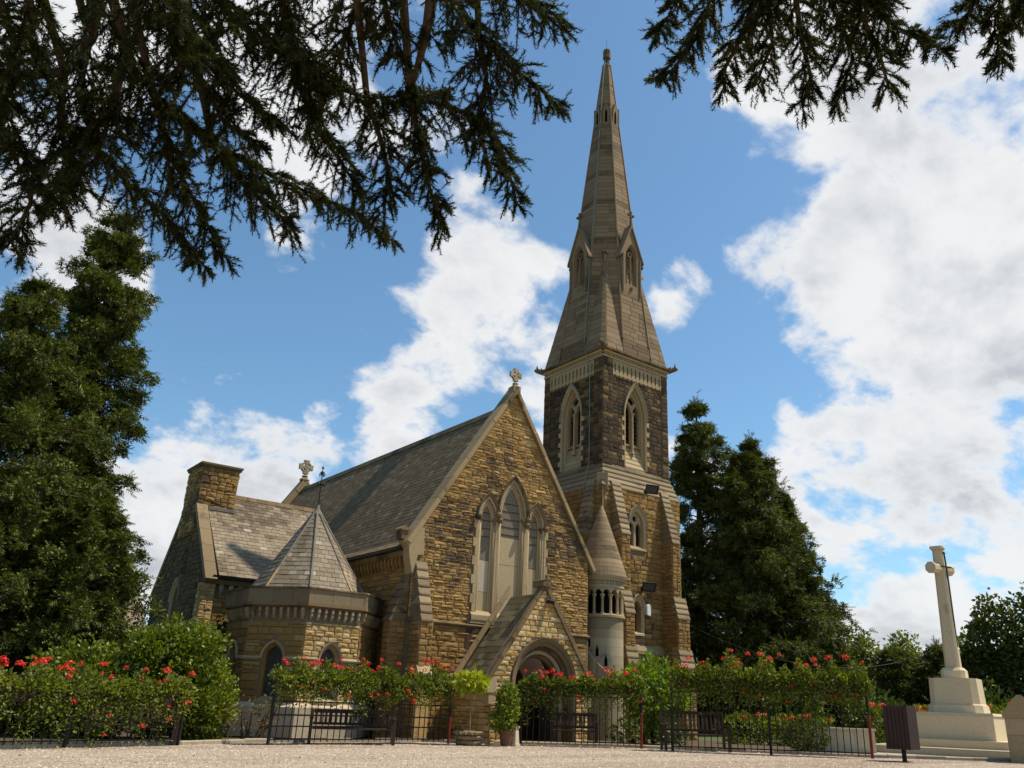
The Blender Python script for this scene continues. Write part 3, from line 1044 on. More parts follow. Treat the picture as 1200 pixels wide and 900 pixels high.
corbel_table(LW, 8.2, 17.2, 5.14, 4.78, 0.22, 'gold_stone')
mb = MB()
prof(mb, LW, [(0, 5.14), (0.2, 5.14), (0.26, 5.22), (0.26, 5.30), (0, 5.30)], 3, 17.3)
part(mb, 'eaves_cornice', 'dark_moulding')
mb = MB()
prof(mb, LW, [(0.2, 5.305), (0.40, 5.305), (0.42, 5.40), (0.40, 5.40), (0.38, 5.325), (0.2, 5.325)], 3, 17.35)
part(mb, 'gutter', 'black_metal')

# --- nave roof
for sg in (1, -1):
    X = lambda x: 3.55 + sg * (x - 3.55)
    rf = MB()
    A, B_, C_ = (-0.33, 5.40), (0.30, 5.77), (3.55, 10.90)
    for p, q in ((A, B_), (B_, C_)):
        nrm = Vector((-(q[1] - p[1]), q[0] - p[0])).normalized()
        P = []
        for y in (0.40, 17.45):
            P += [(X(p[0]), y, p[1]), (X(q[0]), y, q[1]), (X(q[0] - nrm.x * .09), y, q[1] - nrm.y * .09 - (0.03 if q is C_ else 0)), (X(p[0] - nrm.x * .09), y, p[1] - nrm.y * .09)]
        rf.hexa(P)
    ro = part(rf, 'nave_roof', 'nave_slate')
    if sg == 1:
        f1 = Fr((B_[0], 17.42, B_[1]), (0, -1, 0), (-5.13, 0, 3.25), (3.25, 0, 5.13))
        f0 = Fr((A[0], 17.42, A[1]), (0, -1, 0), (-.37, 0, .63), (.63, 0, .37))
        Lr = math.hypot(3.25, 5.13)
        lay(ro, slating(f0, [(0, 0), (17.02, 0), (17.02, .73), (0, .73)], row=0.183, width=0.30, thick=.004), 'nave_slate', 'slate', 'slating')
        lay(ro, slating(f1, [(0, 0), (17.02, 0), (17.02, Lr), (0, Lr)], row=0.178, width=0.30, thick=.004), 'nave_slate', 'slate', 'slating')
mb = MB()
for i in range(34):
    y = 0.42 + i * 0.5
    mb.prism(Fr((3.55, y, 10.9), (1, 0, 0), (0, 1, 0)), [(-.17, -.18), (-.05, .06), (.05, .06), (.17, -.18), (.13, -.2), (0, .0), (-.13, -.2)], 0, 0.488)
part(mb, 'ridge_tiles', 'dark_moulding')
mb = MB()
mb.hexa([(-0.05, 0.43, 6.0), (3.5, 0.43, 11.0), (3.5, 0.43, 10.8), (-0.05, 0.43, 5.7), (-0.05, 0.62, 6.0), (3.5, 0.62, 10.98), (3.5, 0.62, 10.8), (-0.05, 0.62, 5.7)])

# --- corner buttresses


def weathering(fr, s0, s1, d0, t0, d1, t1, n, mat, parent=None):
    """stepped sloping courses from the wall (d0,t0 at the top) down to (d1,t1); every course a stone"""
    grp = group('weathering', parent)
    for i in range(n):
        a0, a1 = i / n, (i + 1) / n
        dt, db = d0 + (d1 - d0) * a0, d0 + (d1 - d0) * a1
        tt, tb = t0 + (t1 - t0) * a0, t0 + (t1 - t0) * a1
        mb = MB()
        lip = 0.035
        prof(mb, fr, [(dt - 0.02, tt - 0.008), (dt + 0.012, tt - 0.008), (db + lip, tb + 0.05), (db + lip, tb), (min(d0, dt) - 0.1, tb)], s0 - .012, s1 + .012)
        mb.build('weathering_stone', mat, grp)
    return grp


BK = dict(course=(0.13, 0.18), length=(0.18, 0.32), hi=(0.02, 0.05))
bt = box_wall('buttress', 0.08, 0.50, -0.62, -0.06, 0, 3.2, 'gold_stone', 'mortar', 'flr', **BK)
weathering(FF, 0.10, 0.47, 0.06, 4.98, 0.64, 3.2, 7, 'weathering_stone')
mb = MB()
prof(mb, FF, [(0.0, 3.15), (0.62, 3.15), (0.05, 5.0), (0.0, 5.0)], 0.09, 0.49)
part(mb, 'buttress_core', 'mortar')
weathering(FF, 0.07, 0.51, 0.62, 2.02, 0.74, 1.72, 1, 'pale_ashlar')
mb = MB()
mb.box(FF, 0.08, 0.50, 0, 1.72, 0.55, 0.74)
part(mb, 'buttress_plinth', 'porch_stone')
box_wall('buttress', -0.50, -0.002, 0.06, 0.46, 0, 3.2, 'gold_stone', 'mortar', 'fl', **BK)
FLW = Fr((0, 0, 0), (0, -1, 0), (-1, 0, 0))
weathering(FLW, -0.46, -0.06, 0.0, 4.62, 0.52, 3.2, 6, 'dark_moulding')
mb = MB()
prof(mb, FLW, [(0.0, 3.15), (0.48, 3.15), (0.02, 4.55), (0.0, 4.55)], -0.45, -0.07)
part(mb, 'buttress_core', 'mortar')

# --- porch
PF = Fr((3.55, -2.0, 0), (1, 0, 0), (0, -1, 0))
PO = [(-1.83, 0), (1.83, 0), (1.83, 1.80), (0, 4.44), (-1.83, 1.80)]
AO = arch(0.06, 1.16, -0.05, 1.62, 1.22)
mb = MB()
AH = [(s, max(t, 0.0)) for s, t in AO]
mb.plate(PF, [(-1.83, 0), AH[0]] + AH[1:-1] + [AH[-1], (1.83, 0)] + PO[2:], [], 0.0)
mb.plate(PF, [(-1.83, 0), AH[0]] + AH[1:-1] + [AH[-1], (1.83, 0)] + PO[2:], [], -0.3)
for X0 in (1.72, 5.10):
    mb.box(WORLD_Z, X0, X0 + 0.28, 0, 1.72, -2.0 if False else -1.70, -0.06)
pw = part(mb, 'porch_wall', 'pale_mortar')
lay(pw, masonry(PF, PO, [arch(0.06, 1.22, -0.05, 1.62, 1.28)], course=(0.11, 0.17), length=(0.16, 0.36), hi=(0.02, 0.05), rough=0.6), 'porch_stone')
lay(pw, masonry(Fr((1.72, -0.06, 0), (0, -1, 0), (-1, 0, 0)), [(0, 0), (1.94, 0), (1.94, 1.7), (0, 1.7)], [], **BK), 'porch_stone')
pa = group('porch_arch')
orders = [(1.22, 1.30, 0.09, 'dark_moulding'), (1.12, 1.18, 0.02, 'dark_moulding'), (1.02, 1.06, -0.10, 'dark_moulding'), (0.93, 0.95, -0.22, 'ashlar'), (0.84, 0.84, -0.34, 'dark_moulding')]
for i, (h, r_, d, mt) in enumerate(orders):
    nh, nr = (orders[i + 1][0], orders[i + 1][1]) if i + 1 < len(orders) else (0.74, 0.74)
    mb = MB()
    mb.ring(PF, arch(0.06, h, 0, 1.62, r_, 12), arch(0.06, nh, 0, 1.62, nr, 12), d - 0.2, d, inner_d=d - 0.045)
    mb.build('arch_order', mt, pa)
mb = MB()
mb.ring(PF, arch(0.06, 0.945, 0, 1.62, 0.965, 12), arch(0.06, 0.925, 0, 1.62, 0.945, 12), -0.25, -0.19)
mb.ring(PF, arch(0.06, 0.855, 0, 1.62, 0.855, 12), arch(0.06, 0.838, 0, 1.62, 0.838, 12), -0.36, -0.31)
mb.build('painted_fillet', 'red_paint', pa)
mb = MB()
mb.box(Fr((3.55, -0.07, 0), (1, 0, 0), (0, -1, 0)), -1.5, 1.5, 0, 3.6, 0, 0.02)
part(mb, 'porch_back_wall', 'door_wood')  # wall coloured dark to stand in for shade inside the porch
dr = group('door')
for k in range(8):
    mb = MB()
    x0 = 3.6 - 0.72 + k * 0.18
    hgt = 2.25 - abs(k - 3.5) * 0.14
    mb.box(Fr((0, -0.12, 0), (1, 0, 0), (0, -1, 0)), x0, x0 + 0.172, 0.05, hgt, 0, 0.05 + 0.006 * (k % 2))
    mb.build('door_plank', 'door_wood', dr)
rp = MB()
for sg in (1, -1):
    q = [(0, 4.24), (-1.98 * sg, 1.49), (-1.98 * sg, 1.42), (0, 4.14)]
    rp.prism(Fr((3.55, -1.86, 0), (1, 0, 0), (0, -1, 0)), q if sg > 0 else q[::-1], -1.56, 0.0)
pr = part(rp, 'porch_roof', 'porch_slate')
sl_ = Vector((1.98, 0, 2.75))
lay(pr, slating(Fr((1.57, -0.32, 1.49), (0, -1, 0), (-2.75, 0, 1.98), sl_), [(0, 0), (1.54, 0), (1.54, sl_.length), (0, sl_.length)], row=0.235, width=0.30, thick=0.004), 'porch_slate', 'slate', 'slating')
raking_coping(PF, (0, 4.60), (-2.02, 1.70), 0.12, -0.09, 0.08, 'porch_coping', 'dark_moulding', 5)
raking_coping(PF, (0, 4.60), (2.02, 1.70), 0.13, -0.15, 0.09, 'porch_coping', 'dark_moulding', 5)
PB = Fr((3.55, -0.16, 0), (1, 0, 0), (0, -1, 0))
raking_coping(PB, (0, 4.62), (-2.02, 1.72), 0.15, 0.02, 0.09, 'porch_rear_coping', 'coping_stone', 5)
mb = MB()
mb.box(PF, -0.15, 0.15, 4.42, 4.60, -0.40, 0.12)
mb.prism(PF, [(-0.17, 4.602), (0.17, 4.602), (0.0, 4.65)], -0.42, 0.13)
part(mb, 'saddle_stone', 'dark_moulding')
for sg in (-1, 1):
    mb = MB()
    mb.box(PF, sg * 1.84 - 0.16, sg * 1.84 + 0.16, 1.32, 1.70, -0.28, 0.06)
    part(mb, 'porch_kneeler', 'pale_ashlar')
    mb = MB()
    mb.box(PF, sg * 1.80 - 0.12, sg * 1.80 + 0.12, 1.02, 1.315, -0.28, 0.04)
    part(mb, 'quoin', 'pale_ashlar')

# --- stair turret between the nave and the tower
TC = (8.30, 0.60, 0.0)
tu = group('stair_turret')
mb = MB()
z = 0.0
while z < 3.95:
    h = min(0.30, 3.98 - z)
    mb.lathe(TC, [(0.798, z + .002), (0.80, z + .005), (0.80, z + h - .005), (0.798, z + h - .002)], 48)
    z += h
mb.build('shaft_wall', 'ashlar', tu)
mb = MB()
mb.lathe(TC, [(0.80, 3.98), (0.86, 4.0), (0.86, 4.08), (0.80, 4.12)], 40)
mb.build('arcade_sill', 'pale_ashlar', tu)
mb = MB()
mb.lathe(TC, [(0.56, 4.05), (0.56, 5.05)], 24)
mb.build('drum', 'dark_void', tu)
for k in range(16):
    w = 2 * math.pi * k / 16 + 0.1
    p = Vector((TC[0] + 0.76 * math.cos(w), TC[1] + 0.76 * math.sin(w), 0))
    mb = MB()
    mb.lathe(p, [(0.075, 4.12), (0.06, 4.17), (0.05, 4.2), (0.046, 4.64), (0.06, 4.66), (0.05, 4.68), (0.085, 4.76), (0.09, 4.80)], 8)
    mb.build('column', 'pale_ashlar', tu, smooth=False)
mb = MB()
R_ = 0.80
for k in range(16):
    w0, w1 = 2 * math.pi * k / 16 + 0.1, 2 * math.pi * (k + 1) / 16 + 0.1
    n = 6
    for i in range(n):
        a, b = w0 + (w1 - w0) * i / n, w0 + (w1 - w0) * (i + 1) / n
        za = 4.80 + 0.17 * math.sin(math.pi * i / n) ** 0.8
        zb = 4.80 + 0.17 * abs(math.sin(math.pi * (i + 1) / n)) ** 0.8
        P = []
        for rr in (R_, 0.6):
            P += [(TC[0] + rr * math.cos(a), TC[1] + rr * math.sin(a), za), (TC[0] + rr * math.cos(b), TC[1] + rr * math.sin(b), zb),
                  (TC[0] + rr * math.cos(b), TC[1] + rr * math.sin(b), 5.05), (TC[0] + rr * math.cos(a), TC[1] + rr * math.sin(a), 5.05)]
        mb.hexa(P)
mb.build('arcade_arches', 'pale_ashlar', tu)
mb = MB()
mb.lathe(TC, [(0.83, 5.05), (0.83, 5.12), (0.80, 5.13), (0.80, 5.26), (0.86, 5.28), (0.9, 5.36), (0.94, 5.38), (0.94, 5.43)], 40)
mb.build('cornice', 'ashlar', tu)
mb = MB()
for k in range(44):
    w = 2 * math.pi * k / 44
    p = Vector((TC[0] + 0.82 * math.cos(w), TC[1] + 0.82 * math.sin(w), 0))
    mb.box(Fr(p, (-math.sin(w), math.cos(w), 0), (math.cos(w), math.sin(w), 0)), -0.03, 0.03, 5.14, 5.25, -0.03, 0.02)
mb.build('dentils', 'pale_ashlar', tu)
mb = MB()
z, N_ = 5.43, 17
for i in range(N_):
    a, b = i / N_, (i + 1) / N_
    r0, r1 = 0.93 * (1 - a) ** 0.93 + 0.03, 0.93 * (1 - b) ** 0.93 + 0.03
    mb.lathe(TC, [(r0 - .004, z + 2.72 * a), (r0, z + 2.72 * a + .006), (r1 + .001, z + 2.72 * b - .003)], 40)
mb.build('cone_roof', 'weathering_stone', tu)
mb = MB()
mb.tube([(TC[0], TC[1], 8.1), (TC[0], TC[1], 9.0)], [0.016, 0.01], 6)
mb.build('rod', 'black_metal', tu)
# the lean-to at the turret foot and its row of little pointed vents
mb = MB()
for k in range(5):
    w = math.radians(196 + 22 * k)
    zc = 3.12 - 0.32 * k
    fr = Fr((TC[0] + 0.80 * math.cos(w), TC[1] + 0.80 * math.sin(w), 0), (-math.sin(w), math.cos(w), 0), (math.cos(w), math.sin(w), 0))
    mb.prism(fr, [(-.055, zc - .12), (.055, zc - .12), (.055, zc + .08), (0, zc + .26), (-.055, zc + .08)], -0.05, 0.006)
mb.build('vents', 'dark_void', tu)
mb = MB()
n = 22
for i in range(n):
    a, b = math.radians(180 + 130 * i / n), math.radians(180 + 130 * (i + 1) / n)
    za, zb = 3.02 - 1.85 * i / n, 3.02 - 1.85 * (i + 1) / n
    P = []
    for rr, dz in ((0.87, 0.0), (0.70, 0.08)):
        P += [(TC[0] + rr * math.cos(a), TC[1] + rr * math.sin(a), 0), (TC[0] + rr * math.cos(b), TC[1] + rr * math.sin(b), 0),
              (TC[0] + rr * math.cos(b), TC[1] + rr * math.sin(b), zb + dz), (TC[0] + rr * math.cos(a), TC[1] + rr * math.sin(a), za + dz)]
    mb.hexa(P)
mb.build('stair_parapet', 'ashlar', tu)

# --- tower
TX0, TX1, TY0, TY1 = 9.20, 12.96, 1.54, 5.30
LX0, LX1, LY0, LY1 = 8.88, 13.28, 1.20, 5.62
TF = Fr((0, TY0, 0), (1, 0, 0), (0, -1, 0))              # belfry front, s = X
TL = Fr((TX0, 0, 0), (0, -1, 0), (-1, 0, 0))             # belfry left side, s = -Y
GF = Fr((0, LY0, 0), (1, 0, 0), (0, -1, 0))
GL = Fr((LX0, 0, 0), (0, -1, 0), (-1, 0, 0))
TW = dict(course=(0.15, 0.22), length=(0.24, 0.5), hi=(0.02, 0.05))
w1 = arch(10.76, 0.50, 6.85, 7.85, 0.74)
w2 = arch(10.76, 0.33, 3.62, 4.55, 0.54)
mb = MB()
mb.plate(GF, [(LX0, 0), (LX1, 0), (LX1, 9.2), (LX0, 9.2)], [w1, w2], 0.0)
mb.plate(GL, [(-LY1, 0), (-LY0, 0), (-LY0, 9.2), (-LY1, 9.2)], [], 0.0)
mb.box(WORLD_Z, LX0 + .02, LX1, 0, 9.18, LY0 + 0.5, LY1)
tw = part(mb, 'tower_wall', 'mortar')
lay(tw, masonry(GF, [(9.0, 0), (LX1, 0), (LX1, 9.2), (9.0, 9.2)], [arch(10.76, 0.54, 6.80, 7.85, 0.80), arch(10.76, 0.37, 3.58, 4.55, 0.6)], **TW), 'tower_stone')
lay(tw, masonry(GL, [(-LY1, 4.5), (-LY0, 4.5), (-LY0, 9.2), (-LY1, 9.2)], [], **TW), 'tower_stone')
# belfry stage
bw1 = arch(11.05, 0.62, 10.30, 12.5, 1.48)
bw2 = arch(-3.50, 0.62, 10.30, 12.5, 1.48)
mb = MB()
mb.plate(TF, [(TX0, 10.2), (TX1, 10.2), (TX1, 15.1), (TX0, 15.1)], [bw1], 0.0)
mb.plate(TL, [(-TY1, 10.2), (-TY0, 10.2), (-TY0, 15.1), (-TY1, 15.1)], [bw2], 0.0)
mb.box(WORLD_Z, TX0 + 0.6, TX1, 10.2, 15.1, TY0 + 0.6, TY1)
bw = part(mb, 'belfry_wall', 'dark_mortar')
BW = dict(course=(0.15, 0.21), length=(0.22, 0.42), hi=(0.018, 0.04), gap=0.016, split=0.08, rough=0.5)
hole1 = arch(11.05, 0.67, 10.2, 12.5, 1.57)
hole2 = arch(-3.50, 0.67, 10.2, 12.5, 1.57)
lay(bw, masonry(TF, [(9.72, 10.25), (12.62, 10.25), (12.62, 14.12), (9.72, 14.12)], [hole1], **BW), 'belfry_stone')
lay(bw, masonry(TL, [(-4.95, 10.25), (-2.06, 10.25), (-2.06, 14.12), (-4.95, 14.12)], [hole2], **BW), 'belfry_stone')
E = 0.055
for (x0, x1, y0, y1, fc) in ((TX0 - E, 9.70, TY0 - E, 2.04, 'fl'), (12.64, TX1 + E, TY0 - E, 2.04, 'fr'), (TX0 - E, 9.70, 4.97, TY1 + E, 'fl')):
    box_wall('clasping_buttress', x0, x1, y0, y1, 10.22, 14.84, 'belfry_stone', 'dark_mortar', fc, **BW)
# stepped weathering between the stages
for k in range(5):
    a, b = k / 5, (k + 1) / 5
    ins = 0.36
    X0, X1, Y0, Y1 = LX0 - .05 + ins * a, LX1 + .05 - ins * a, LY0 - .05 + ins * a, LY1 + .05 - ins * a
    x0, x1, y0, y1 = LX0 - .02 + ins * b, LX1 + .02 - ins * b, LY0 - .02 + ins * b, LY1 + .02 - ins * b
    z0, z1 = 9.19 + 1.06 * a, 9.19 + 1.06 * b
    zl = z0 + 0.045
    mb = MB()
    P = [(X0, Y0, z0), (X1, Y0, z0), (X1, Y1, z0), (X0, Y1, z0), (X0, Y0, zl), (X1, Y0, zl), (X1, Y1, zl), (X0, Y1, zl),
         (x0, y0, z1), (x1, y0, z1), (x1, y1, z1), (x0, y1, z1)]
    mb.add(P, [(3, 2, 1, 0)] + [(i, (i + 1) % 4, 4 + (i + 1) % 4, 4 + i) for i in range(4)] + [(4 + i, 4 + (i + 1) % 4, 8 + (i + 1) % 4, 8 + i) for i in range(4)] + [(8, 9, 10, 11)])
    part(mb, 'weathering_course', 'weathering_stone')
    mb = MB()     # upright joints of the course
    for j in range(7):
        s = X0 + 0.3 + (X1 - X0 - .5) * (j + 0.5 * (k % 2)) / 7
        mb.hexa([(s, Y0 - .003, z0), (s + .012, Y0 - .003, z0), (s + .012, Y0 - .003, zl), (s, Y0 - .003, zl), (s, Y0 + .03, z0), (s + .012, Y0 + .03, z0), (s + .012, Y0 + .03, zl), (s, Y0 + .03, zl)])
    part(mb, 'course_joints', 'spire_joint')
mb = MB()
mb.box(Fr((8.98, 1.30, 9.0), (0.7071, -0.7071, 0), (-0.7071, -0.7071, 0)), -0.22, 0.22, 0, 0.72, -0.3, 0.02)
mb.ring(Fr((8.98, 1.30, 9.0), (0.7071, -0.7071, 0), (-0.7071, -0.7071, 0)), [(-.22, .05), (-.22, .72), (.22, .72), (.22, .05)], [(-.15, .12), (-.15, .62), (.15, .62), (.15, .12)], 0.0, 0.05, closed=True)
part(mb, 'corner_panel', 'ashlar')
# tower buttresses
for (x0, x1, wide) in ((9.33, 9.78, 0.0), (12.14, 12.56, 0.22)):
    b = box_wall('tower_buttress', x0, x1, 0.60, LY0 - .002, 4.3, 7.25, 'gold_stone', 'mortar', 'flr', **BK)
    mb = MB()
    prof(mb, GF, [(0.0, 7.2), (0.6, 7.2), (0.0, 9.3)], x0 + .01, x1 - .01)
    part(mb, 'buttress_core', 'mortar')
    weathering(GF, x0, x1, 0.02, 9.45, 0.62, 7.25, 10, 'weathering_stone')
    box_wall('tower_buttress', x0 - .02, x1 + wide, 0.38, LY0 - .004, 2.5, 4.3, 'gold_stone', 'mortar', 'flr', **BK)
    weathering(GF, x0 - .02, x1 + wide, 0.62, 5.15, 0.84, 4.3, 4, 'weathering_stone')
    weathering(GF, x0 - .04, x1 + wide + .06, 0.82, 3.2, 0.98, 2.5, 3, 'weathering_stone')
    box_wall('tower_buttress', x0 - .04, x1 + wide + .06, 0.22, LY0 - .006, 0, 2.5, 'gold_stone', 'mortar', 'flr', **BK)
box_wall('tower_buttress', 8.28, LX0 - .002, 1.62, 2.06, 0, 7.25, 'gold_stone', 'mortar', 'fl', **BK)
mb = MB()
prof(mb, GL, [(0.0, 7.2), (0.6, 7.2), (0.0, 9.3)], -2.05, -1.63)
part(mb, 'buttress_core', 'mortar')
weathering(GL, -2.06, -1.62, 0.02, 9.45, 0.62, 7.25, 10, 'weathering_stone')
mb = MB()
prof(mb, GF, [(0, 2.95), (0.13, 2.95), (0.13, 3.08), (0.02, 3.3), (0, 3.3)], 9.8, 12.1)
part(mb, 'plinth_string', 'weathering_stone')


def circle(cx, cz, r, n=14):
    return [(cx + r * math.cos(2 * math.pi * k / n), cz + r * math.sin(2 * math.pi * k / n)) for k in range(n)]


def quatrefoil(cx, cz, r, n=32):
    out = []
    for k in range(n):
        w = 2 * math.pi * k / n
        rr = r * (0.72 + 0.34 * abs(math.cos(2 * w)) ** 0.6)
        out.append((cx + rr * math.cos(w), cz + rr * math.sin(w)))
    return out


def belfry_window(fr, cx):
    w = group('belfry_window')
    ol = arch(cx, 0.66, 10.3, 12.5, 1.55, 10)
    i1 = arch(cx, 0.58, 10.3, 12.5, 1.40, 10)
    i2 = arch(cx, 0.52, 10.3, 12.5, 1.28, 10)
    mb = MB()
    mb.ring(fr, ol, i1, -0.4, 0.05, inner_d=0.02)
    mb.ring(fr, i1, i2, -0.5, -0.10, inner_d=-0.16)
    mb.build('surround', 'pale_ashlar', w)
    mb = MB()
    mb.ring(fr, arch(cx, 0.72, 0, 12.5, 1.66, 10)[1:-1], arch(cx, 0.645, 0, 12.5, 1.52, 10)[1:-1], 0.02, 0.10, inner_d=0.06)
    mb.build('hood_mould', 'ashlar', w)
    z, k = 10.32, 0
    while z < 12.4:
        for sg in (-1, 1):
            if k % 2:
                a, b = sorted((cx + sg * 0.655, cx + sg * 0.80))
                mb = MB()
                mb.box(fr, a, b, z, z + 0.20, -0.05, 0.045)
                mb.build('quoin', 'pale_ashlar', w)
        z += 0.215
        k += 1
    lights = [arch(cx + sg * 0.255, 0.205, 11.35, 12.72, 0.46, 7) for sg in (-1, 1)]
    mb = MB()
    plate = [(s, t) for s, t in arch(cx, 0.55, 11.3, 12.5, 1.33, 10)]
    mb.plate(fr, plate, lights + [quatrefoil(cx, 13.33, 0.19)], -0.20)
    for h in lights + [quatrefoil(cx, 13.33, 0.19)]:
        n = len(h)
        cl = n if h[0][1] != h[-1][1] else n - 1
        mb.add([fr.p(s, t, -0.20) for s, t in h] + [fr.p(s, t, -0.34) for s, t in h], [(i, (i + 1) % n, n + (i + 1) % n, n + i) for i in range(n)])
    mb.build('tracery', 'pale_ashlar', w)
    mb = MB()
    mb.tube([fr.p(cx, 10.95, -0.16), fr.p(cx, 12.7, -0.16)], 0.05, 8)
    mb.lathe(fr.p(cx, 12.62, -0.16), [(0.05, 0), (0.09, 0.1), (0.10, 0.15), (0.06, 0.16)], 8)
    mb.lathe(fr.p(cx, 10.95, -0.16), [(0.09, 0), (0.09, 0.05), (0.055, 0.12)], 8)
    mb.build('mullion', 'pale_ashlar', w)
    mb = MB()
    mb.prism(fr, arch(cx, 0.56, 10.4, 12.5, 1.30, 10), -0.56, -0.48)
    mb.build('louvre_back', 'dark_void', w)
    for k in range(6):
        mb = MB()
        za, zb = 10.3 + 0.2 * k, 10.3 + 0.2 * (k + 1)
        da, db = -0.02 - 0.065 * k, -0.02 - 0.065 * (k + 1)
        prof(mb, fr, [(da + .015, za), (da + .015, za + .03), (db, zb), (-0.47, zb), (-0.47, za)], cx - 0.53, cx + 0.53)
        mb.build('sill_course', 'pale_ashlar', w)
    for sg in (-1, 1):
        for k in range(7):
            mb = MB()
            zz_ = 11.55 + k * 0.19
            prof(mb, fr, [(-0.36, zz_), (-0.35, zz_ + .02), (-0.46, zz_ + .14), (-0.47, zz_ + .12)], cx + sg * .255 - .19, cx + sg * .255 + .19)
            mb.build('louvre', 'bench_wood', w)
    return w


belfry_window(TF, 11.05)
belfry_window(TL, -3.50)


def small_window(fr, cx, half, z0, zs, rise, two, name='tower_window'):
    w = group(name)
    o = arch(cx, half, z0, zs, rise)
    i = arch(cx, half - 0.11, z0 + 0.08, zs, rise - 0.17)
    mb = MB()
    mb.ring(fr, o, i, -0.3, 0.045, inner_d=-0.02)
    mb.build('surround', 'pale_ashlar', w)
    mb = MB()
    mb.ring(fr, arch(cx, half + .06, 0, zs, rise + .09)[1:-1], arch(cx, half - .01, 0, zs, rise - .02)[1:-1], 0.0, 0.10, inner_d=0.05)
    mb.build('hood_mould', 'ashlar', w)
    mb = MB()
    prof(mb, fr, [(-0.25, z0), (0.06, z0), (0.06, z0 + .07), (-0.2, z0 + .2), (-.25, z0 + .2)], cx - half, cx + half)
    mb.build('sill', 'pale_ashlar', w)
    mb = MB()
    mb.prism(fr, arch(cx, half - 0.08, z0, zs, rise - 0.12), -0.34, -0.30)
    mb.build('glazing', 'glass_dark', w)
    if two:
        mb = MB()
        ll = [arch(cx + sg * (half - .11) * .5, (half - .11) * .36, z0 + .2, zs - 0.1, .22, 6) for sg in (-1, 1)]
        mb.plate(fr, arch(cx, half - 0.09, z0 + .1, zs, rise - 0.14), ll + [circle(cx, zs + rise * .38, .12)], -0.12)
        for h in ll + [circle(cx, zs + rise * .38, .12)]:
            n = len(h)
            mb.add([fr.p(s, t, -0.12) for s, t in h] + [fr.p(s, t, -0.22) for s, t in h], [(q, (q + 1) % n, n + (q + 1) % n, n + q) for q in range(n)])
        mb.build('tracery', 'pale_ashlar', w)
    return w


small_window(GF, 10.76, 0.50, 6.85, 7.85, 0.74, True)
small_window(GF, 10.76, 0.33, 3.62, 4.55, 0.54, False)

# frieze, cornice and gutter under the spire
for fr, a, b, full in ((TF, 9.71, 12.63, (TX0, TX1)), (TL, -4.96, -2.05, (-TY1, -TY0))):
    n = 12
    st = (b - a) / n
    holes = []
    for i in range(n):
        c = a + st * (i + .5)
        holes.append([(c, 14.25), (c + st * .24, 14.40), (c + st * .17, 14.48), (c + st * .27, 14.58), (c, 14.76), (c - st * .27, 14.58), (c - st * .17, 14.48), (c - st * .24, 14.40)])
    mb = MB()
    bottom = []
    for i in range(n):
        bottom += [(a + st * i, 14.13), (a + st * (i + .5), 14.20)]
    outer = bottom + [(b, 14.13), (b, 14.84), (a, 14.84)]
    mb.plate(fr, outer, holes, 0.07)
    m2 = len(outer)
    mb.add([fr.p(s, t, 0.07) for s, t in outer] + [fr.p(s, t, 0.0) for s, t in outer], [(q, (q + 1) % m2, m2 + (q + 1) % m2, m2 + q) for q in range(m2)])
    for h in holes:
        k = len(h)
        mb.add([fr.p(s, t, 0.07) for s, t in h] + [fr.p(s, t, 0.005) for s, t in h], [(q, (q + 1) % k, k + (q + 1) % k, k + q) for q in range(k)])
    part(mb, 'arcaded_frieze', 'pale_ashlar')
    mb = MB()
    prof(mb, fr, [(0, 14.85), (0.10, 14.85), (0.10, 14.93), (0.07, 14.94), (0.07, 15.02), (0.16, 15.04), (0.2, 15.1), (0, 15.1)], full[0] - .07, full[1] + .07)
    q = full[0]
    while q < full[1]:
        mb.box(fr, q, q + .055, 14.945, 15.015, 0.06, 0.13)
        q += 0.115
    part(mb, 'cornice', 'pale_ashlar')
mb = MB()
o_, p_ = 0.27, 0.16
P = []
for off, z in ((p_, 15.105), (o_, 15.16), (o_, 15.24), (0.1, 15.26)):
    P += [(TX0 - off, TY0 - off, z), (TX1 + off, TY0 - off, z), (TX1 + off, TY1 + off, z), (TX0 - off, TY1 + off, z)]
mb.add(P, [(4 * j + i, 4 * j + (i + 1) % 4, 4 * j + 4 + (i + 1) % 4, 4 * j + 4 + i) for j in range(3) for i in range(4)] + [(0, 3, 2, 1), (12, 13, 14, 15)])
part(mb, 'spire_gutter', 'dark_moulding')
for sx_, sy_ in ((-1, -1), (1, -1), (-1, 1), (1, 1)):
    c = Vector((TX0 - .2 if sx_ < 0 else TX1 + .2, TY0 - .2 if sy_ < 0 else TY1 + .2, 15.2))
    d = Vector((sx_, sy_, 0)).normalized()
    mb = MB()
    c = c - d * .22
    mb.tube([c - d * .1, c + d * .12 + Vector((0, 0, .01)), c + d * .26 + Vector((0, 0, .03)), c + d * .38 + Vector((0, 0, .08)), c + d * .48 + Vector((0, 0, .08)), c + d * .52 + Vector((0, 0, .06))],
            [0.17, 0.15, 0.11, 0.12, 0.08, 0.03], 7)
    side = Vector((-d.y, d.x, 0))
    for e in (-1, 1):
        mb.tube([c + d * .40 + side * e * .07 + Vector((0, 0, .16)), c + d * .38 + side * e * .12 + Vector((0, 0, .30))], [0.04, 0.01], 5)
        mb.tube([c + d * .12 + side * e * .1, c + d * .2 + side * e * .2 + Vector((0, 0, .12))], [0.06, 0.02], 5)
    part(mb, 'gargoyle', 'dark_moulding')

# --- broach spire
SC = Vector((11.08, 3.42, 0))
Z0, A0, KS = 15.25, 2.01, 0.1055


def apo(z):
    return A0 - KS * (z - Z0)


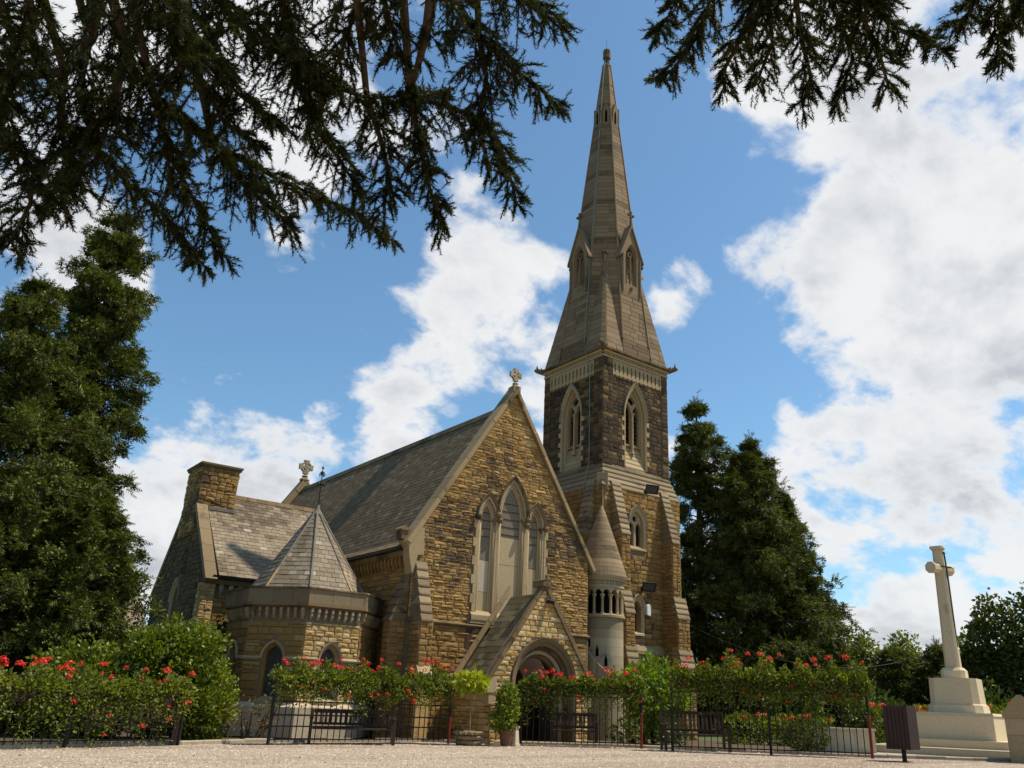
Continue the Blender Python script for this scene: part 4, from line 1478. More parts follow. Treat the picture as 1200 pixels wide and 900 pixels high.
T8 = math.tan(math.pi / 8)
ZT = 32.55
BANDS = [(15.25, 16.0), (18.25, 18.6), (21.05, 21.4), (23.35, 23.65), (25.05, 25.35), (26.75, 27.0), (28.15, 28.4), (29.6, 29.8), (31.0, 31.15)]
mb = MB()
ring_z = (Z0, ZT)
P = []
for z in ring_z:
    a = apo(z) - 0.004
    for k in range(8):
        w = math.pi / 8 + k * math.pi / 4
        R = a / math.cos(math.pi / 8)
        P.append((SC.x + R * math.cos(w), SC.y + R * math.sin(w), z))
mb.add(P, [(i, (i + 1) % 8, 8 + (i + 1) % 8, 8 + i) for i in range(8)] + [tuple(range(7, -1, -1)), tuple(range(8, 16))])
spire = part(mb, 'spire', 'spire_joint')
SP = dict(course=(0.20, 0.27), length=(0.45, 0.9), hi=(0.012, 0.02), gap=0.010, split=0.0, rough=0.25)
kz = math.sqrt(1 + KS * KS)
for k in range(8):
    w = k * math.pi / 4
    n = Vector((math.cos(w), math.sin(w), 0))
    if n.dot(Vector((CAM[0], CAM[1], 0)) - SC) < 0:
        continue
    u = Vector((-n.y, n.x, 0))
    fr = Fr(SC + n * apo(Z0) + Vector((0, 0, Z0)), u, n + Vector((0, 0, KS)), Vector((0, 0, 1)) - n * KS)
    zs_ = [Z0] + [z for b in BANDS for z in b] + [ZT]
    for za, zb in zip(zs_, zs_[1:]):
        if zb - za < 0.01:
            continue
        band = any(abs(za - b[0]) < 1e-6 for b in BANDS)
        wa, wb = apo(za) * T8, apo(zb) * T8
        it = masonry(fr, [(-wa, (za - Z0) * kz), (wa, (za - Z0) * kz), (wb, (zb - Z0) * kz), (-wb, (zb - Z0) * kz)], [], **(SP if not band else dict(SP, course=(0.15, 0.22))))
        lay(spire, it, 'spire_band' if band else 'spire_stone', 'stone', 'band_stonework' if band else 'stonework')
mb = MB()
for k in range(8):
    w = math.pi / 8 + k * math.pi / 4
    pts = []
    for z in (Z0 if k % 2 == 99 else 16.0, ZT):
        R = apo(z) / math.cos(math.pi / 8) + 0.01
        pts.append((SC.x + R * math.cos(w), SC.y + R * math.sin(w), z))
    mb.tube(pts, [0.06, 0.035], 6)
part(mb, 'edge_rolls', 'spire_stone')


def plane_frame(pts):
    """frame and outline of a planar face whose first edge is level"""
    p = [Vector(q) for q in pts]
    u = (p[1] - p[0]).normalized()
    n = (p[1] - p[0]).cross(p[-1] - p[0]).normalized()
    v = n.cross(u)
    fr = Fr(p[0], u, n, v)
    return fr, [((q - p[0]).dot(u), (q - p[0]).dot(v)) for q in p]


HB = 2.04
for sx_, sy_ in ((-1, -1), (1, -1), (-1, 1), (1, 1)):
    ch = 0.2
    zb_ = Z0 + .01
    h8 = HB * T8
    P1 = Vector((SC.x + sx_ * h8, SC.y + sy_ * HB, zb_))
    C1 = Vector((SC.x + sx_ * (HB - ch), SC.y + sy_ * HB, zb_))
    C2 = Vector((SC.x + sx_ * HB, SC.y + sy_ * (HB - ch), zb_))
    P2 = Vector((SC.x + sx_ * HB, SC.y + sy_ * h8, zb_))
    zt = 20.1
    dg = Vector((sx_, sy_, 0)).normalized()
    sd = Vector((-dg.y, dg.x, 0))
    if sd.dot(C1 - C2) < 0:
        sd = -sd
    T = SC + dg * (apo(zt) + .03) + Vector((0, 0, zt))
    T1, T2 = T + sd * .035, T - sd * .035
    mb = MB()
    mb.add([P1, C1, C2, P2, T1, T2], [(0, 1, 4), (1, 2, 5, 4), (2, 3, 5), (3, 2, 1, 0), (0, 4, 5, 3)])
    br = part(mb, 'broach', 'spire_joint')
    if sx_ + sy_ < 2 and (sx_, sy_) != (1, 1):
        for tri in ((P1, C1, T1), (C1, C2, T2, T1), (C2, P2, T2)):
            tri = list(tri)
            nn = (tri[1] - tri[0]).cross(tri[-1] - tri[0])
            if nn.dot(dg) < 0:
                tri = [tri[1], tri[0]] + tri[2:][::-1]
            fr, ol = plane_frame(tri)
            tmax = max(t for _, t in ol)
            lay(br, masonry(fr, ol, [], **dict(SP, course=(0.24, 0.3), length=(0.4, 0.8))), 'spire_stone')
    mb = MB()
    mb.tube([T - Vector((0, 0, .25)), T + dg * .1 + Vector((0, 0, .1)), T + dg * .1 + Vector((0, 0, .28))], [0.06, 0.05, 0.045], 6)
    for q in range(6):
        w = q * math.pi / 3
        mb.tube([T + dg * .1 + Vector((0, 0, .36)), T + dg * .1 + Vector((.13 * math.cos(w), .13 * math.sin(w), .36 + .03 * (q % 2)))], [0.05, 0.055], 5)
    mb.tube([T + dg * .1 + Vector((0, 0, .3)), T + dg * .1 + Vector((0, 0, .52))], [0.07, 0.03], 6)
    part(mb, 'broach_finial', 'dark_moulding')


def lucarne(w):
    n = Vector((math.cos(w), math.sin(w), 0))
    if n.dot(Vector((CAM[0], CAM[1], 0)) - SC) < 0 and n.y > 0.5:
        pass
    u = Vector((-n.y, n.x, 0))
    fr = Fr(SC + n * 1.70, u, n)
    g_ = group('lucarne')
    h = 0.60
    wo_ = arch(0, 0.32, 18.95, 20.35, 0.72, 8)
    front = [(-h, 18.5), (h, 18.5), (h, 20.45), (0, 21.95), (-h, 20.45)]
    mb = MB()
    mb.plate(fr, front, [wo_], 0.0)
    k = len(front)
    mb.add([fr.p(s, t, 0) for s, t in front] + [fr.p(s, t, -1.1) for s, t in front], [(i, (i + 1) % k, k + (i + 1) % k, k + i) for i in range(k)])
    mb.add([fr.p(-h, 18.5, 0), fr.p(h, 18.5, 0), fr.p(h * .8, 17.7, -.02), fr.p(-h * .8, 17.7, -.02), fr.p(h, 18.5, -.5), fr.p(-h, 18.5, -.5)], [(0, 3, 2, 1), (1, 2, 4), (0, 5, 3)])
    mb.build('lucarne_wall', 'spire_stone', g_)
    mb = MB()
    i1 = arch(0, 0.25, 19.05, 20.35, 0.58, 8)
    mb.ring(fr, wo_, i1, -0.3, 0.03, inner_d=-0.08)
    mb.tube([fr.p(0, 18.75, -0.08), fr.p(0, 20.4, -0.08)], 0.045, 6)
    mb.tube([fr.p(-h + .06, 18.5, 0.03), fr.p(-h + .06, 20.4, 0.03)], 0.05, 6)
    mb.tube([fr.p(h - .06, 18.5, 0.03), fr.p(h - .06, 20.4, 0.03)], 0.05, 6)
    mb.ring(fr, circle(0, 20.55, .15), circle(0, 20.55, .09), -0.14, -0.08, closed=True)
    mb.lathe(fr.p(0, 18.62, 0.0), [(0.02, 0), (0.09, .12), (0.1, .17), (0.03, .18)], 7)
    mb.build('tracery', 'spire_stone', g_)
    mb = MB()
    mb.prism(fr, arch(0, 0.3, 18.97, 20.35, 0.68, 8), -0.32, -0.26)
    mb.build('opening', 'dark_void', g_)
    for sg in (-1, 1):
        mb = MB()
        q = [(0, 22.12), (sg * (h + .14), 20.32), (sg * (h + .14), 20.2), (0, 21.95)]
        mb.prism(fr, q if sg < 0 else q[::-1], -1.12, 0.08)
        mb.build('lucarne_roof', 'spire_stone', g_)
    mb = MB()
    mb.tube([fr.p(0, 22.0, 0), fr.p(0, 22.55, 0)], [0.09, 0.04], 6)
    for d in ((0.17, 22.62), (-0.17, 22.62), (0, 22.80), (0, 22.5)):
        mb.tube([fr.p(0, 22.62, 0), fr.p(d[0], d[1], 0)], [0.05, 0.075], 6)
    mb.build('finial', 'dark_moulding', g_)


for k in range(4):
    lucarne(k * math.pi / 2 + math.pi / 2 * 0)
for k in range(8):
    w = k * math.pi / 4
    n = Vector((math.cos(w), math.sin(w), 0))
    fr = Fr(SC + n * (apo(28.6) + 0.03), Vector((-n.y, n.x, 0)), n)
    g_ = group('upper_lucarne')
    mb = MB()
    ol = [(-.15, 28.35), (.15, 28.35), (.15, 29.2), (0, 29.75), (-.15, 29.2)]
    mb.prism(fr, ol, -0.35, 0.012)
    mb.build('lucarne_wall', 'spire_stone', g_)
    mb = MB()
    mb.prism(fr, [(-.06, 28.5), (.06, 28.5), (.06, 29.1), (0, 29.3), (-.06, 29.1)], -0.1, 0.018)
    mb.build('opening', 'dark_void', g_)
mb = MB()
mb.lathe(SC, [(0.20, 32.2), (0.24, 32.42), (0.26, 32.5), (0.24, 32.56), (0.16, 32.62), (0.135, 33.02), (0.20, 33.05), (0.205, 33.08), (0.205, 33.56), (0.19, 33.60)], 8)
part(mb, 'spire_cap', 'dark_moulding')
mb = MB()
mb.tube([(SC.x, SC.y, 33.5), (SC.x, SC.y, 34.3)], 0.015, 5)
part(mb, 'lightning_rod', 'black_metal')
w = math.pi + math.pi / 8
d8 = Vector((math.cos(w), math.sin(w), 0))
pts = [SC + Vector((-.12, -.05, 33.0))] + [SC + d8 * (apo(z) / math.cos(math.pi / 8) + .09) + Vector((0, 0, z)) for z in (32.2, 28, 24, 20, 17.5, 15.9)]
pts += [Vector((9.02, 2.5, 15.5)), Vector((8.9, 2.34, 15.2)), Vector((9.04, 2.3, 14.9)), Vector((9.12, 2.28, 14.0)), Vector((9.12, 2.26, 10.3)), Vector((8.8, 2.22, 9.3)), Vector((8.84, 2.2, 8.6))]
mb = MB()
mb.tube(pts, 0.016, 5)
part(mb, 'lightning_conductor', 'copper_strip')

# --- polygonal apse on the side of the nave
AC, AK = Vector((-2.11, 2.40, 0.03)), 0.961


def facet(w, r):
    n = Vector((math.cos(w), math.sin(w), 0))
    fr = Fr(AC + n * r * AK, Vector((-n.y, n.x, 0)), n)
    fr.k = AK
    return fr, r * T8


def octo(mb, r, z0, z1, r1=None, m=0, k0=0):
    r1 = r if r1 is None else r1
    P = []
    for rr, z in ((r, z0), (r1, z1)):
        for k in range(8):
            w = math.pi / 8 + k * math.pi / 4
            P.append(AC + Vector((rr / math.cos(math.pi / 8) * math.cos(w), rr / math.cos(math.pi / 8) * math.sin(w), z)) * AK)
    mb.add(P, [(i, (i + 1) % 8, 8 + (i + 1) % 8, 8 + i) for i in range(8)] + [tuple(range(7, -1, -1)), tuple(range(8, 16))], m)


AP = dict(course=(0.16, 0.23), length=(0.26, 0.5), hi=(0.018, 0.04), rough=0.45)
mb = MB()
octo(mb, 1.72, 0.0, 3.5)
for w in (180, 225, 270, 315):
    fr, h = facet(math.radians(w), 2.06)
    holes = [arch(0, 0.30, 0.95, 2.05, 0.44)] if w < 315 else []
    mb.plate(fr, [(-h, 0.0), (h, 0.0), (h, 3.5), (-h, 3.5)], holes, 0.0)
fr, h = facet(math.radians(135), 2.06)
mb.plate(fr, [(-h, 0.0), (h, 0.0), (h, 3.5), (-h, 3.5)], [], 0.0)
aw = part(mb, 'apse_wall', 'mortar')
for w in (135, 180, 225, 270, 315):
    fr, h = facet(math.radians(w), 2.06)
    win = w in (180, 225, 270)
    holes = [arch(0, 0.36, 0.8, 2.05, 0.52)] if win else []
    lay(aw, masonry(fr, [(-h, 0.86), (h, 0.86), (h, 3.08), (-h, 3.08)], holes, **(AP if w != 270 else dict(AP, course=(0.10, 0.16), length=(0.16, 0.36), rough=0.7))), 'gold_stone' if w != 270 else 'porch_stone')  # sunlit facet gets paler stone, its light put into the colour
    # string course, broken by the window
    for a, b in (((-h, -0.36), (0.36, h)) if win else ((-h, h),)):
        mb = MB()
        prof(mb, fr, [(0, 2.02), (0.06, 2.02), (0.085, 2.07), (0.06, 2.11), (0, 2.13)], a, b)
        part(mb, 'apse_string_course', 'ashlar')
    # plinth with its weathered top
    for t0, t1, dd in ((0, .30, .16), (.306, .60, .155)):
        for q in range(3):
            mb = MB()
            a = -h - .07 + (2 * h + .14) * q / 3
            mb.box(fr, a + .003, a + (2 * h + .14) / 3 - .003, t0, t1, -.3, dd + random.uniform(-.004, .004))
            part(mb, 'plinth_stone', 'plinth_stone')
    mb = MB()
    prof(mb, fr, [(-.3, .606), (0.155, .606), (0.15, 0.78), (0.01, 0.9), (-.3, 0.9)], -h - .07, h + .07)
    part(mb, 'plinth_weathering', 'plinth_stone')
    n = 8
    for i in range(n):
        a = -h + 2 * h * (i + .5) / n
        mb = MB()
        prof(mb, fr, [(0, 3.46), (0.13, 3.46), (0.13, 3.36), (0.10, 3.32), (0.10, 3.24), (0.05, 3.16), (0, 3.14)], a - 0.036, a + 0.036)
        part(mb, 'corbel', 'ashlar' if w in (270,) else 'coping_stone')  # corbels off the sunlit facet get darker stone, shade painted in
    if win:
        wn = group('apse_window')
        mb = MB()
        mb.ring(fr, arch(0, 0.31, 0.95, 2.05, 0.45), arch(0, 0.235, 0.98, 2.05, 0.345), -0.24, 0.0, inner_d=-0.10)
        mb.build('surround', 'gold_stone' if w != 270 else 'ashlar', wn)  # surround is paler on the sunlit facet, light painted in
        mb = MB()
        mb.ring(fr, arch(0, 0.365, 0, 2.05, 0.52)[1:-1], arch(0, 0.315, 0, 2.05, 0.45)[1:-1], 0.0, 0.08, inner_d=0.05)
        mb.build('hood_mould', 'pale_ashlar', wn)
        mb = MB()
        mb.prism(fr, arch(0, 0.26, 0.96, 2.05, 0.38), -0.26, -0.22)
        mb.build('glazing', 'window_dark', wn)
        mb = MB()
        prof(mb, fr, [(-.2, .86), (.08, .86), (.08, .93), (-.15, 1.05), (-.2, 1.05)], -.36, .36)
        mb.build('sill', 'ashlar', wn)
mb = MB()
octo(mb, 2.12, 3.46, 3.52, 2.22)
octo(mb, 2.22, 3.522, 3.60, 2.22)
part(mb, 'apse_cornice', 'dark_moulding')
for w in (135, 180, 225, 270, 315):
    fr, h = facet(math.radians(w), 2.21)
    cuts = [-h, -h * .3 + .1, h * .45, h]
    for a, b in zip(cuts, cuts[1:]):
        mb = MB()
        mb.box(fr, a + (.0 if a == -h else .004), b - (.0 if b == h else .004), 3.602, 4.0, -0.3, random.uniform(-.006, .006))
        part(mb, 'parapet_stone', 'weathering_stone')
mb = MB()
octo(mb, 2.25, 4.002, 4.05, 2.24)
part(mb, 'apse_coping', 'dark_moulding')
APX = AC + Vector((-.05, 0, 6.80)) * AK
mb = MB()
octo(mb, 1.64, 4.0, 4.06)
RR = 1.66 / math.cos(math.pi / 8)
base = [AC + Vector((RR * math.cos(math.pi / 8 + k * math.pi / 4), RR * math.sin(math.pi / 8 + k * math.pi / 4), 4.06)) * AK for k in range(8)]
mb.add(base + [APX], [(i, (i + 1) % 8, 8) for i in range(8)])
ar = part(mb, 'apse_roof', 'apse_slate')
for k in (2, 3, 4, 5, 6, 7):
    fr, ol = plane_frame([base[k], base[(k + 1) % 8], APX])
    lay(ar, slating(fr, ol, row=0.165, width=0.24, thick=0.006), 'apse_slate', 'slate', 'slating')
for k in range(8):
    mb = MB()
    b_ = base[k]
    q = b_.lerp(APX, 0.24 if k in (4, 6) else 0.10)
    mb.tube([q, APX + Vector((0, 0, .03))], 0.042, 6)
    part(mb, 'hip_roll', 'lead')
    mb = MB()
    mb.tube([b_, q], 0.046, 6)
    part(mb, 'hip_roll', 'lead_stained' if k in (4, 6, 7) else 'lead')
mb = MB()
mb.lathe(APX, [(0.16, -.16), (0.07, .02), (0.04, .14)], 8)
part(mb, 'roof_cap', 'lead')
mb = MB()
mb.tube([APX, APX + Vector((0, 0, 1.42))], [0.022, 0.012], 6)
for zf in (0.78, 1.12):
    for q in range(4):
        w = q * math.pi / 2 + .7
        r_ = 0.15 if zf < 1 else 0.09
        e = Vector((math.cos(w), math.sin(w), 0))
        mb.tube([APX + Vector((0, 0, zf)), APX + e * r_ * .6 + Vector((0, 0, zf + .10)), APX + e * r_ + Vector((0, 0, zf + .02)), APX + e * r_ * .8 + Vector((0, 0, zf - .05))], 0.016, 5)
mb.lathe(APX + Vector((0, 0, 1.3)), [(0.01, 0), (0.05, .05), (0.01, .1)], 6)
part(mb, 'roof_finial', 'black_metal')

# --- transept with its gable chimney
XG, YN, YF, YR, ZE, ZR = -3.0, 9.75, 16.0, 12.9, 5.2, 8.85
GT = Fr((XG, 0, 0), (0, -1, 0), (-1, 0, 0))
gp = [(-YF, 0), (-YN, 0), (-YN, 5.1), (-YR, 8.75), (-YF, 5.1)]
TWH = arch(-12.9, 0.42, 2.6, 4.4, 0.8)
mb = MB()
mb.plate(GT, gp, [TWH], 0.0)
mb.plate(GT, gp, [], -0.5)
mb.box(WORLD_Z, XG + .02, 0.0, 0, 5.0, YN, YN + 0.4)
xw = part(mb, 'transept_wall', 'mortar')
lay(xw, masonry(GT, gp, [arch(-12.9, 0.5, 2.5, 4.4, 0.9)], course=(0.15, 0.22), length=(0.25, 0.5), hi=(0.02, 0.05)), 'transept_stone')
FT = Fr((0, YN, 0), (1, 0, 0), (0, -1, 0))
lay(xw, masonry(FT, [(XG + .02, 0), (0, 0), (0, 4.45), (XG + .02, 4.45)], [], **CORN), 'gold_stone')
corbel_table(FT, XG + .45, 0, 4.84, 4.42, 0.36, 'ashlar', d=0.15)
mb = MB()
prof(mb, FT, [(0, 4.84), (0.18, 4.84), (0.22, 4.95), (0.22, 5.03), (0, 5.03)], XG + .3, 0)
part(mb, 'eaves_cornice', 'dark_moulding')
mb = MB()
prof(mb, FT, [(0.16, 5.035), (0.36, 5.035), (0.38, 5.13), (0.36, 5.13), (0.34, 5.06), (0.16, 5.06)], XG + .2, 0)
part(mb, 'gutter', 'black_metal')
small_window(GT, -12.9, 0.46, 2.55, 4.4, 0.84, False, 'transept_window')
box_wall('transept_pier', XG - .06, XG + .42, YN - .12, YN + .3, 0, 4.86, 'porch_stone', 'pale_mortar', 'fl', **BK)
rf = MB()
k_ = (ZR - ZE) / (YR - YN + .32)
for sg in (1, -1):
    ye = YN - .32 if sg > 0 else 2 * YR - YN + .32
    P = []
    for x in (XG + .42, 2.4):
        P += [(x, ye, ZE - .06), (x, YR, ZR), (x, YR, ZR - .12), (x, ye, ZE - .17)]
    rf.hexa(P)
tr = part(rf, 'transept_roof', 'grey_slate')
Ls = math.hypot(YR - YN + .32, ZR - ZE + .06)
fr = Fr((XG + .42, YN - .32, ZE - .06), (1, 0, 0), (0, -(ZR - ZE + .06), YR - YN + .32), (0, YR - YN + .32, ZR - ZE + .06))
xe = lambda t: (5.45 + t / Ls * 3.4 - 10.9) / 1.578 + 3.55 - XG - .42
lay(tr, slating(fr, [(0, 0), (max(xe(0), 3.0), 0), (4.9, Ls), (0, Ls)], row=0.20, width=0.33, thick=0.006), 'grey_slate', 'slate', 'slating')
mb = MB()
for i in range(11):
    x = XG + .9 + i * 0.42
    mb.prism(Fr((x, YR, ZR), (0, -1, 0), (1, 0, 0)), [(-.16, -.12), (-.04, .07), (.04, .07), (.16, -.12), (.13, -.15), (0, .01), (-.13, -.15)], 0, 0.41)
part(mb, 'ridge_tiles', 'dark_moulding')
raking_coping(GT, (-YR, 9.12), (-YN + .42, 4.98), 0.19, -0.36, 0.07, 'transept_coping', 'weathering_stone', 6)
raking_coping(GT, (-YR, 9.12), (-YF - .3, 4.9), 0.19, -0.36, 0.07, 'transept_coping', 'weathering_stone', 6)
mb = MB()
mb.hexa([(XG + 2.9, 12.2, 8.2), (XG + 5.0, 12.8, 8.9), (XG + 4.95, 12.8, 8.85), (XG + 2.85, 12.2, 8.15), (XG + 2.95, 12.05, 8.1), (XG + 5.05, 12.65, 8.8), (XG + 5.0, 12.65, 8.75), (XG + 2.9, 12.05, 8.05)])
cw = box_wall('chimney', XG - .06, XG + 1.42, 12.1, 13.85, 6.9, 9.72, 'gable_stone', 'mortar', 'flr', course=(0.13, 0.2), length=(0.2, 0.42), hi=(0.02, 0.06))
mb = MB()
mb.box(WORLD_Z, XG - .13, XG + 1.50, 9.72, 9.80, 12.03, 13.92)
mb.box(WORLD_Z, XG - .17, XG + 1.54, 9.802, 9.88, 11.99, 13.96)
part(mb, 'chimney_cap', 'dark_moulding')
mb = MB()
mb.box(WORLD_Z, XG + .42, XG + 1.46, 7.98, 8.12, 12.02, 12.06)
part(mb, 'lead_flashing', 'lead')

# --- fixtures on the church walls
def floodlight(p, label, n=Vector((0, -1, 0)), yaw=0.0):
    t = thing('floodlight', label, 'floodlight', p, yaw)
    mb = MB()
    mb.tube([(0, 0.5, -.05), (0, 0.05, 0.0)], 0.03, 6)
    mb.box(WORLD_Z, -.06, .06, -.12, .02, 0.42, 0.5)
    mb.build('bracket', 'black_metal', t)
    a = rad(28)
    fr = Fr((0, 0, 0), (1, 0, 0), (0, -math.cos(a), -math.sin(a)), (0, -math.sin(a), math.cos(a)))
    mb = MB()
    mb.hexa([fr.p(-.27, -.17, .1), fr.p(.27, -.17, .1), fr.p(.27, .17, .1), fr.p(-.27, .17, .1), fr.p(-.17, -.10, -.12), fr.p(.17, -.10, -.12), fr.p(.17, .10, -.12), fr.p(-.17, .10, -.12)])
    mb.ring(fr, [(-.29, -.19), (-.29, .19), (.29, .19), (.29, -.19)], [(-.24, -.14), (-.24, .14), (.24, .14), (.24, -.14)], .09, .13, closed=True)
    mb.build('housing', 'black_metal', t)
    mb = MB()
    mb.box(fr, -.24, .24, -.14, .14, .1, .108)
    mb.build('lens', 'window_dark', t)
    return t


floodlight((11.10, 0.72, 9.33), 'black floodlight high on the tower just below the belfry weathering', yaw=rad(-18))
floodlight((10.85, 0.72, 5.45), 'black floodlight low on the tower above the small lancet window', yaw=rad(-18))
t = thing('alarm_box', 'small white alarm box beside the lowest tower window', 'alarm box', (11.24, 1.20, 4.6))
mb = MB()
mb.prism(Fr((0, -.02, 0), (1, 0, 0), (0, -1, 0)), [(-.1, -.17), (.06, -.22), (.1, -.17), (.1, .17), (0, .23), (-.1, .17)], 0, 0.14)
mb.build('cover', 'white_plastic', t)
mb = MB()
mb.box(Fr((0, 0.0, 0), (1, 0, 0), (0, -1, 0)), -.09, .09, -.15, .15, 0, 0.018)
mb.build('back_plate', 'black_metal', t)
t = thing('porch_lamp', 'small dark bulkhead lamp near the top of the porch gable', 'lamp', (3.62, -2.02, 3.98))
mb = MB()
mb.tube([(0, 0, 0), (0, -.10, .02)], 0.03, 6)
mb.build('bracket', 'black_metal', t)
mb = MB()
mb.tube([(-.02, -.06, .03), (.14, -.22, -.02)], [0.075, 0.06], 10)
mb.build('lamp_body', 'black_metal', t)

# ------------------------------------------------------------------ ground
def sheet(name, pts, z, m):
    mb = MB()
    mb.add([(x, y, z) for x, y in pts], [tuple(range(len(pts)))])
    o = mb.build(name, m)
    o['kind'] = 'structure'
    return o


sheet('ground', [(-900, -900), (900, -900), (900, 900), (-900, 900)], -0.008, 'grass_ground')
EDGE = [(-40, -10.5), (-14, -4.6), (-9.7, -3.3), (-6.6, -2.25), (-4.9, -1.45), (0.2, -0.95), (1.2, -1.7), (2.3, -2.15), (5.0, -3.95), (5.7, -4.9), (8.8, -8.9), (12.6, -11.6), (40, -31)]
sheet('gravel_yard', EDGE[::-1] + [(-60, -10.5), (-60, -70), (60, -70)], -0.004, 'gravel')
sheet('flower_bed', EDGE[1:-1] + [(16, -6.5), (13, 1.0), (-3, 7.8), (-14, 7)], -0.0045, 'soil')
sheet('stone_path', [(8.9, -8.6), (9.4, -9.2), (13.6, -12.6), (20, -11), (19, -5), (13, -6.2)], -0.002, 'paving')
kb = bpy.data.objects.new('kerb', None)
COL.objects.link(kb)
kb['kind'] = 'structure'
for (x0, y0), (x1, y1) in zip(EDGE[1:-1], EDGE[2:-1]):
    d = Vector((x1 - x0, y1 - y0, 0))
    n_ = max(1, round(d.length / 0.75))
    u = d.normalized()
    for i in range(n_):
        a, b = d.length * i / n_ + .006, d.length * (i + 1) / n_ - .006
        fr = Fr((x0, y0, -0.02), u, (u.y, -u.x, 0))
        mb = MB()
        h = random.uniform(.095, .115)
        prof(mb, fr, [(-.09, 0), (.05, 0), (.05, h - .02), (.03, h), (-.09, h)], a, b)
        mb.build('kerb_stone', 'kerb_stone', kb)
# loose gravel
n = 26000
px = RNG.uniform(-12, 13, n)
dd = RNG.uniform(12.0, 26, n)
aa = RNG.uniform(0.0, 1.25, n)
X = CAM[0] + dd * np.sin(aa)
Y = CAM[1] + dd * np.cos(aa)
ex, ey = np.array([p[0] for p in EDGE]), np.array([p[1] for p in EDGE])
ok = Y < np.interp(X, ex, ey) - 0.08
X, Y = X[ok], Y[ok]
n = len(X)
s = RNG.uniform(0.008, 0.020, n) * np.where(RNG.random(n) < 0.03, 1.8, 1)
tv = np.array([(-1, -.8, 0), (1, -.7, 0), (.8, .9, 0), (-.9, .8, 0), (0.1, 0, 1.0)])
V = tv[None] * s[:, None, None] * np.array([1, 1, .8])
an = RNG.uniform(0, 6.28, n)
c_, s_ = np.cos(an), np.sin(an)
V = np.stack([V[..., 0] * c_[:, None] - V[..., 1] * s_[:, None] + X[:, None], V[..., 0] * s_[:, None] + V[..., 1] * c_[:, None] + Y[:, None], V[..., 2] - 0.005], -1)
F = (np.array([(0, 1, 4), (1, 2, 4), (2, 3, 4), (3, 0, 4)])[None] + (np.arange(n) * 5)[:, None, None]).reshape(-1, 3)
o = np_mesh('loose_gravel', V.reshape(-1, 3), F, 'pebble', None, 'stuff')
tag(o, 'loose pale gravel spread over the yard', 'gravel')

# ------------------------------------------------------------------ foliage
LEAF_V = np.array([(0, 0, 0), (.30, .45, .07), (0, 1, -.05), (-.30, .45, .07)], float)
LEAF_F = np.array([(0, 1, 2), (0, 2, 3)])
fv, ff = [], []
for i, (y, sd, ln) in enumerate([(0.0, 1, .62), (.05, -1, .62), (.28, 1, .52), (.33, -1, .50), (.52, 1, .38), (.56, -1, .36), (.72, 1, .24), (.76, -1, .22), (.0, 0, 1.0)]):
    b = len(fv)
    if sd:
        tip = (sd * ln * .62, y + ln * .62)
        fv += [(0, y, -.22 * y * y), (0, y + .13, -.22 * (y + .13) ** 2), (tip[0], tip[1], -.30 * tip[1] ** 2 - .16 * ln)]
    else:
        fv += [(-.05, 0, 0), (.05, 0, 0), (0, 1.02, -.36)]
    ff += [(b, b + 1, b + 2)]
SPRAY_V, SPRAY_F = np.array(fv, float), np.array(ff)
fv, ff = [], []
rg = random.Random(3)
for i in range(26):      # a length of twig set round with needles
    y = rg.uniform(-.05, 1.0)
    w = rg.uniform(0, 6.28)
    l = rg.uniform(.30, .48)
    dx, dz, dy = math.cos(w) * l * .8, math.sin(w) * l * .8, l * .62
    b = len(fv)
    px_, pz_ = -math.sin(w) * .05, math.cos(w) * .05
    fv += [(px_, y, pz_), (-px_, y, -pz_), (dx, y + dy, dz)]
    ff += [(b, b + 1, b + 2)]
b = len(fv)
fv += [(-.025, 0, 0), (.025, 0, 0), (0, 1.05, 0), (0, 0, .03)]
ff += [(b, b + 1, b + 2), (b, b + 2, b + 3)]
TWIG_V, TWIG_F = np.array(fv, float), np.array(ff)
fv, ff = [], []
for i in range(12):
    w = i * 2.4
    e = math.asin(-0.3 + 1.25 * (i + .5) / 12)
    d = Vector((math.cos(w) * math.cos(e), math.sin(w) * math.cos(e), math.sin(e)))
    u = Vector((-math.sin(w), math.cos(w), 0))
    v = d.cross(u)
    b = len(fv)
    for p in (u * .34 + d * .8, v * .34 + d * .9, -u * .34 + d * .8, -v * .34 + d * .95):
        fv.append(tuple(p))
    ff += [(b, b + 1, b + 2), (b, b + 2, b + 3)]
HEAD_V, HEAD_F = np.array(fv, float), np.array(ff)


fv, ff = [], []
rg = random.Random(9)
for i in range(13):      # a puff of short flat scales, fuller on top
    w = i * 2.39996
    e = math.asin(-0.45 + 1.4 * (i + .5) / 13) if -0.45 + 1.4 * (i + .5) / 13 < 1 else 1.4
    d = Vector((math.cos(w) * math.cos(e), math.sin(e), math.sin(w) * math.cos(e)))
    u = d.cross(Vector((rg.uniform(-1, 1), rg.uniform(-1, 1), rg.uniform(-1, 1)))).normalized()
    q = d * rg.uniform(.05, .35)
    l = rg.uniform(.5, .8)
    b = len(fv)
    fv += [tuple(q), tuple(q + d * l * .5 + u * .17), tuple(q + d * l), tuple(q + d * l * .5 - u * .17)]
    ff += [(b, b + 1, b + 2), (b, b + 2, b + 3)]
PUFF_V, PUFF_F = np.array(fv, float), np.array(ff)


def unit(a):
    return a / np.maximum(1e-9, np.linalg.norm(a, axis=-1, keepdims=True))


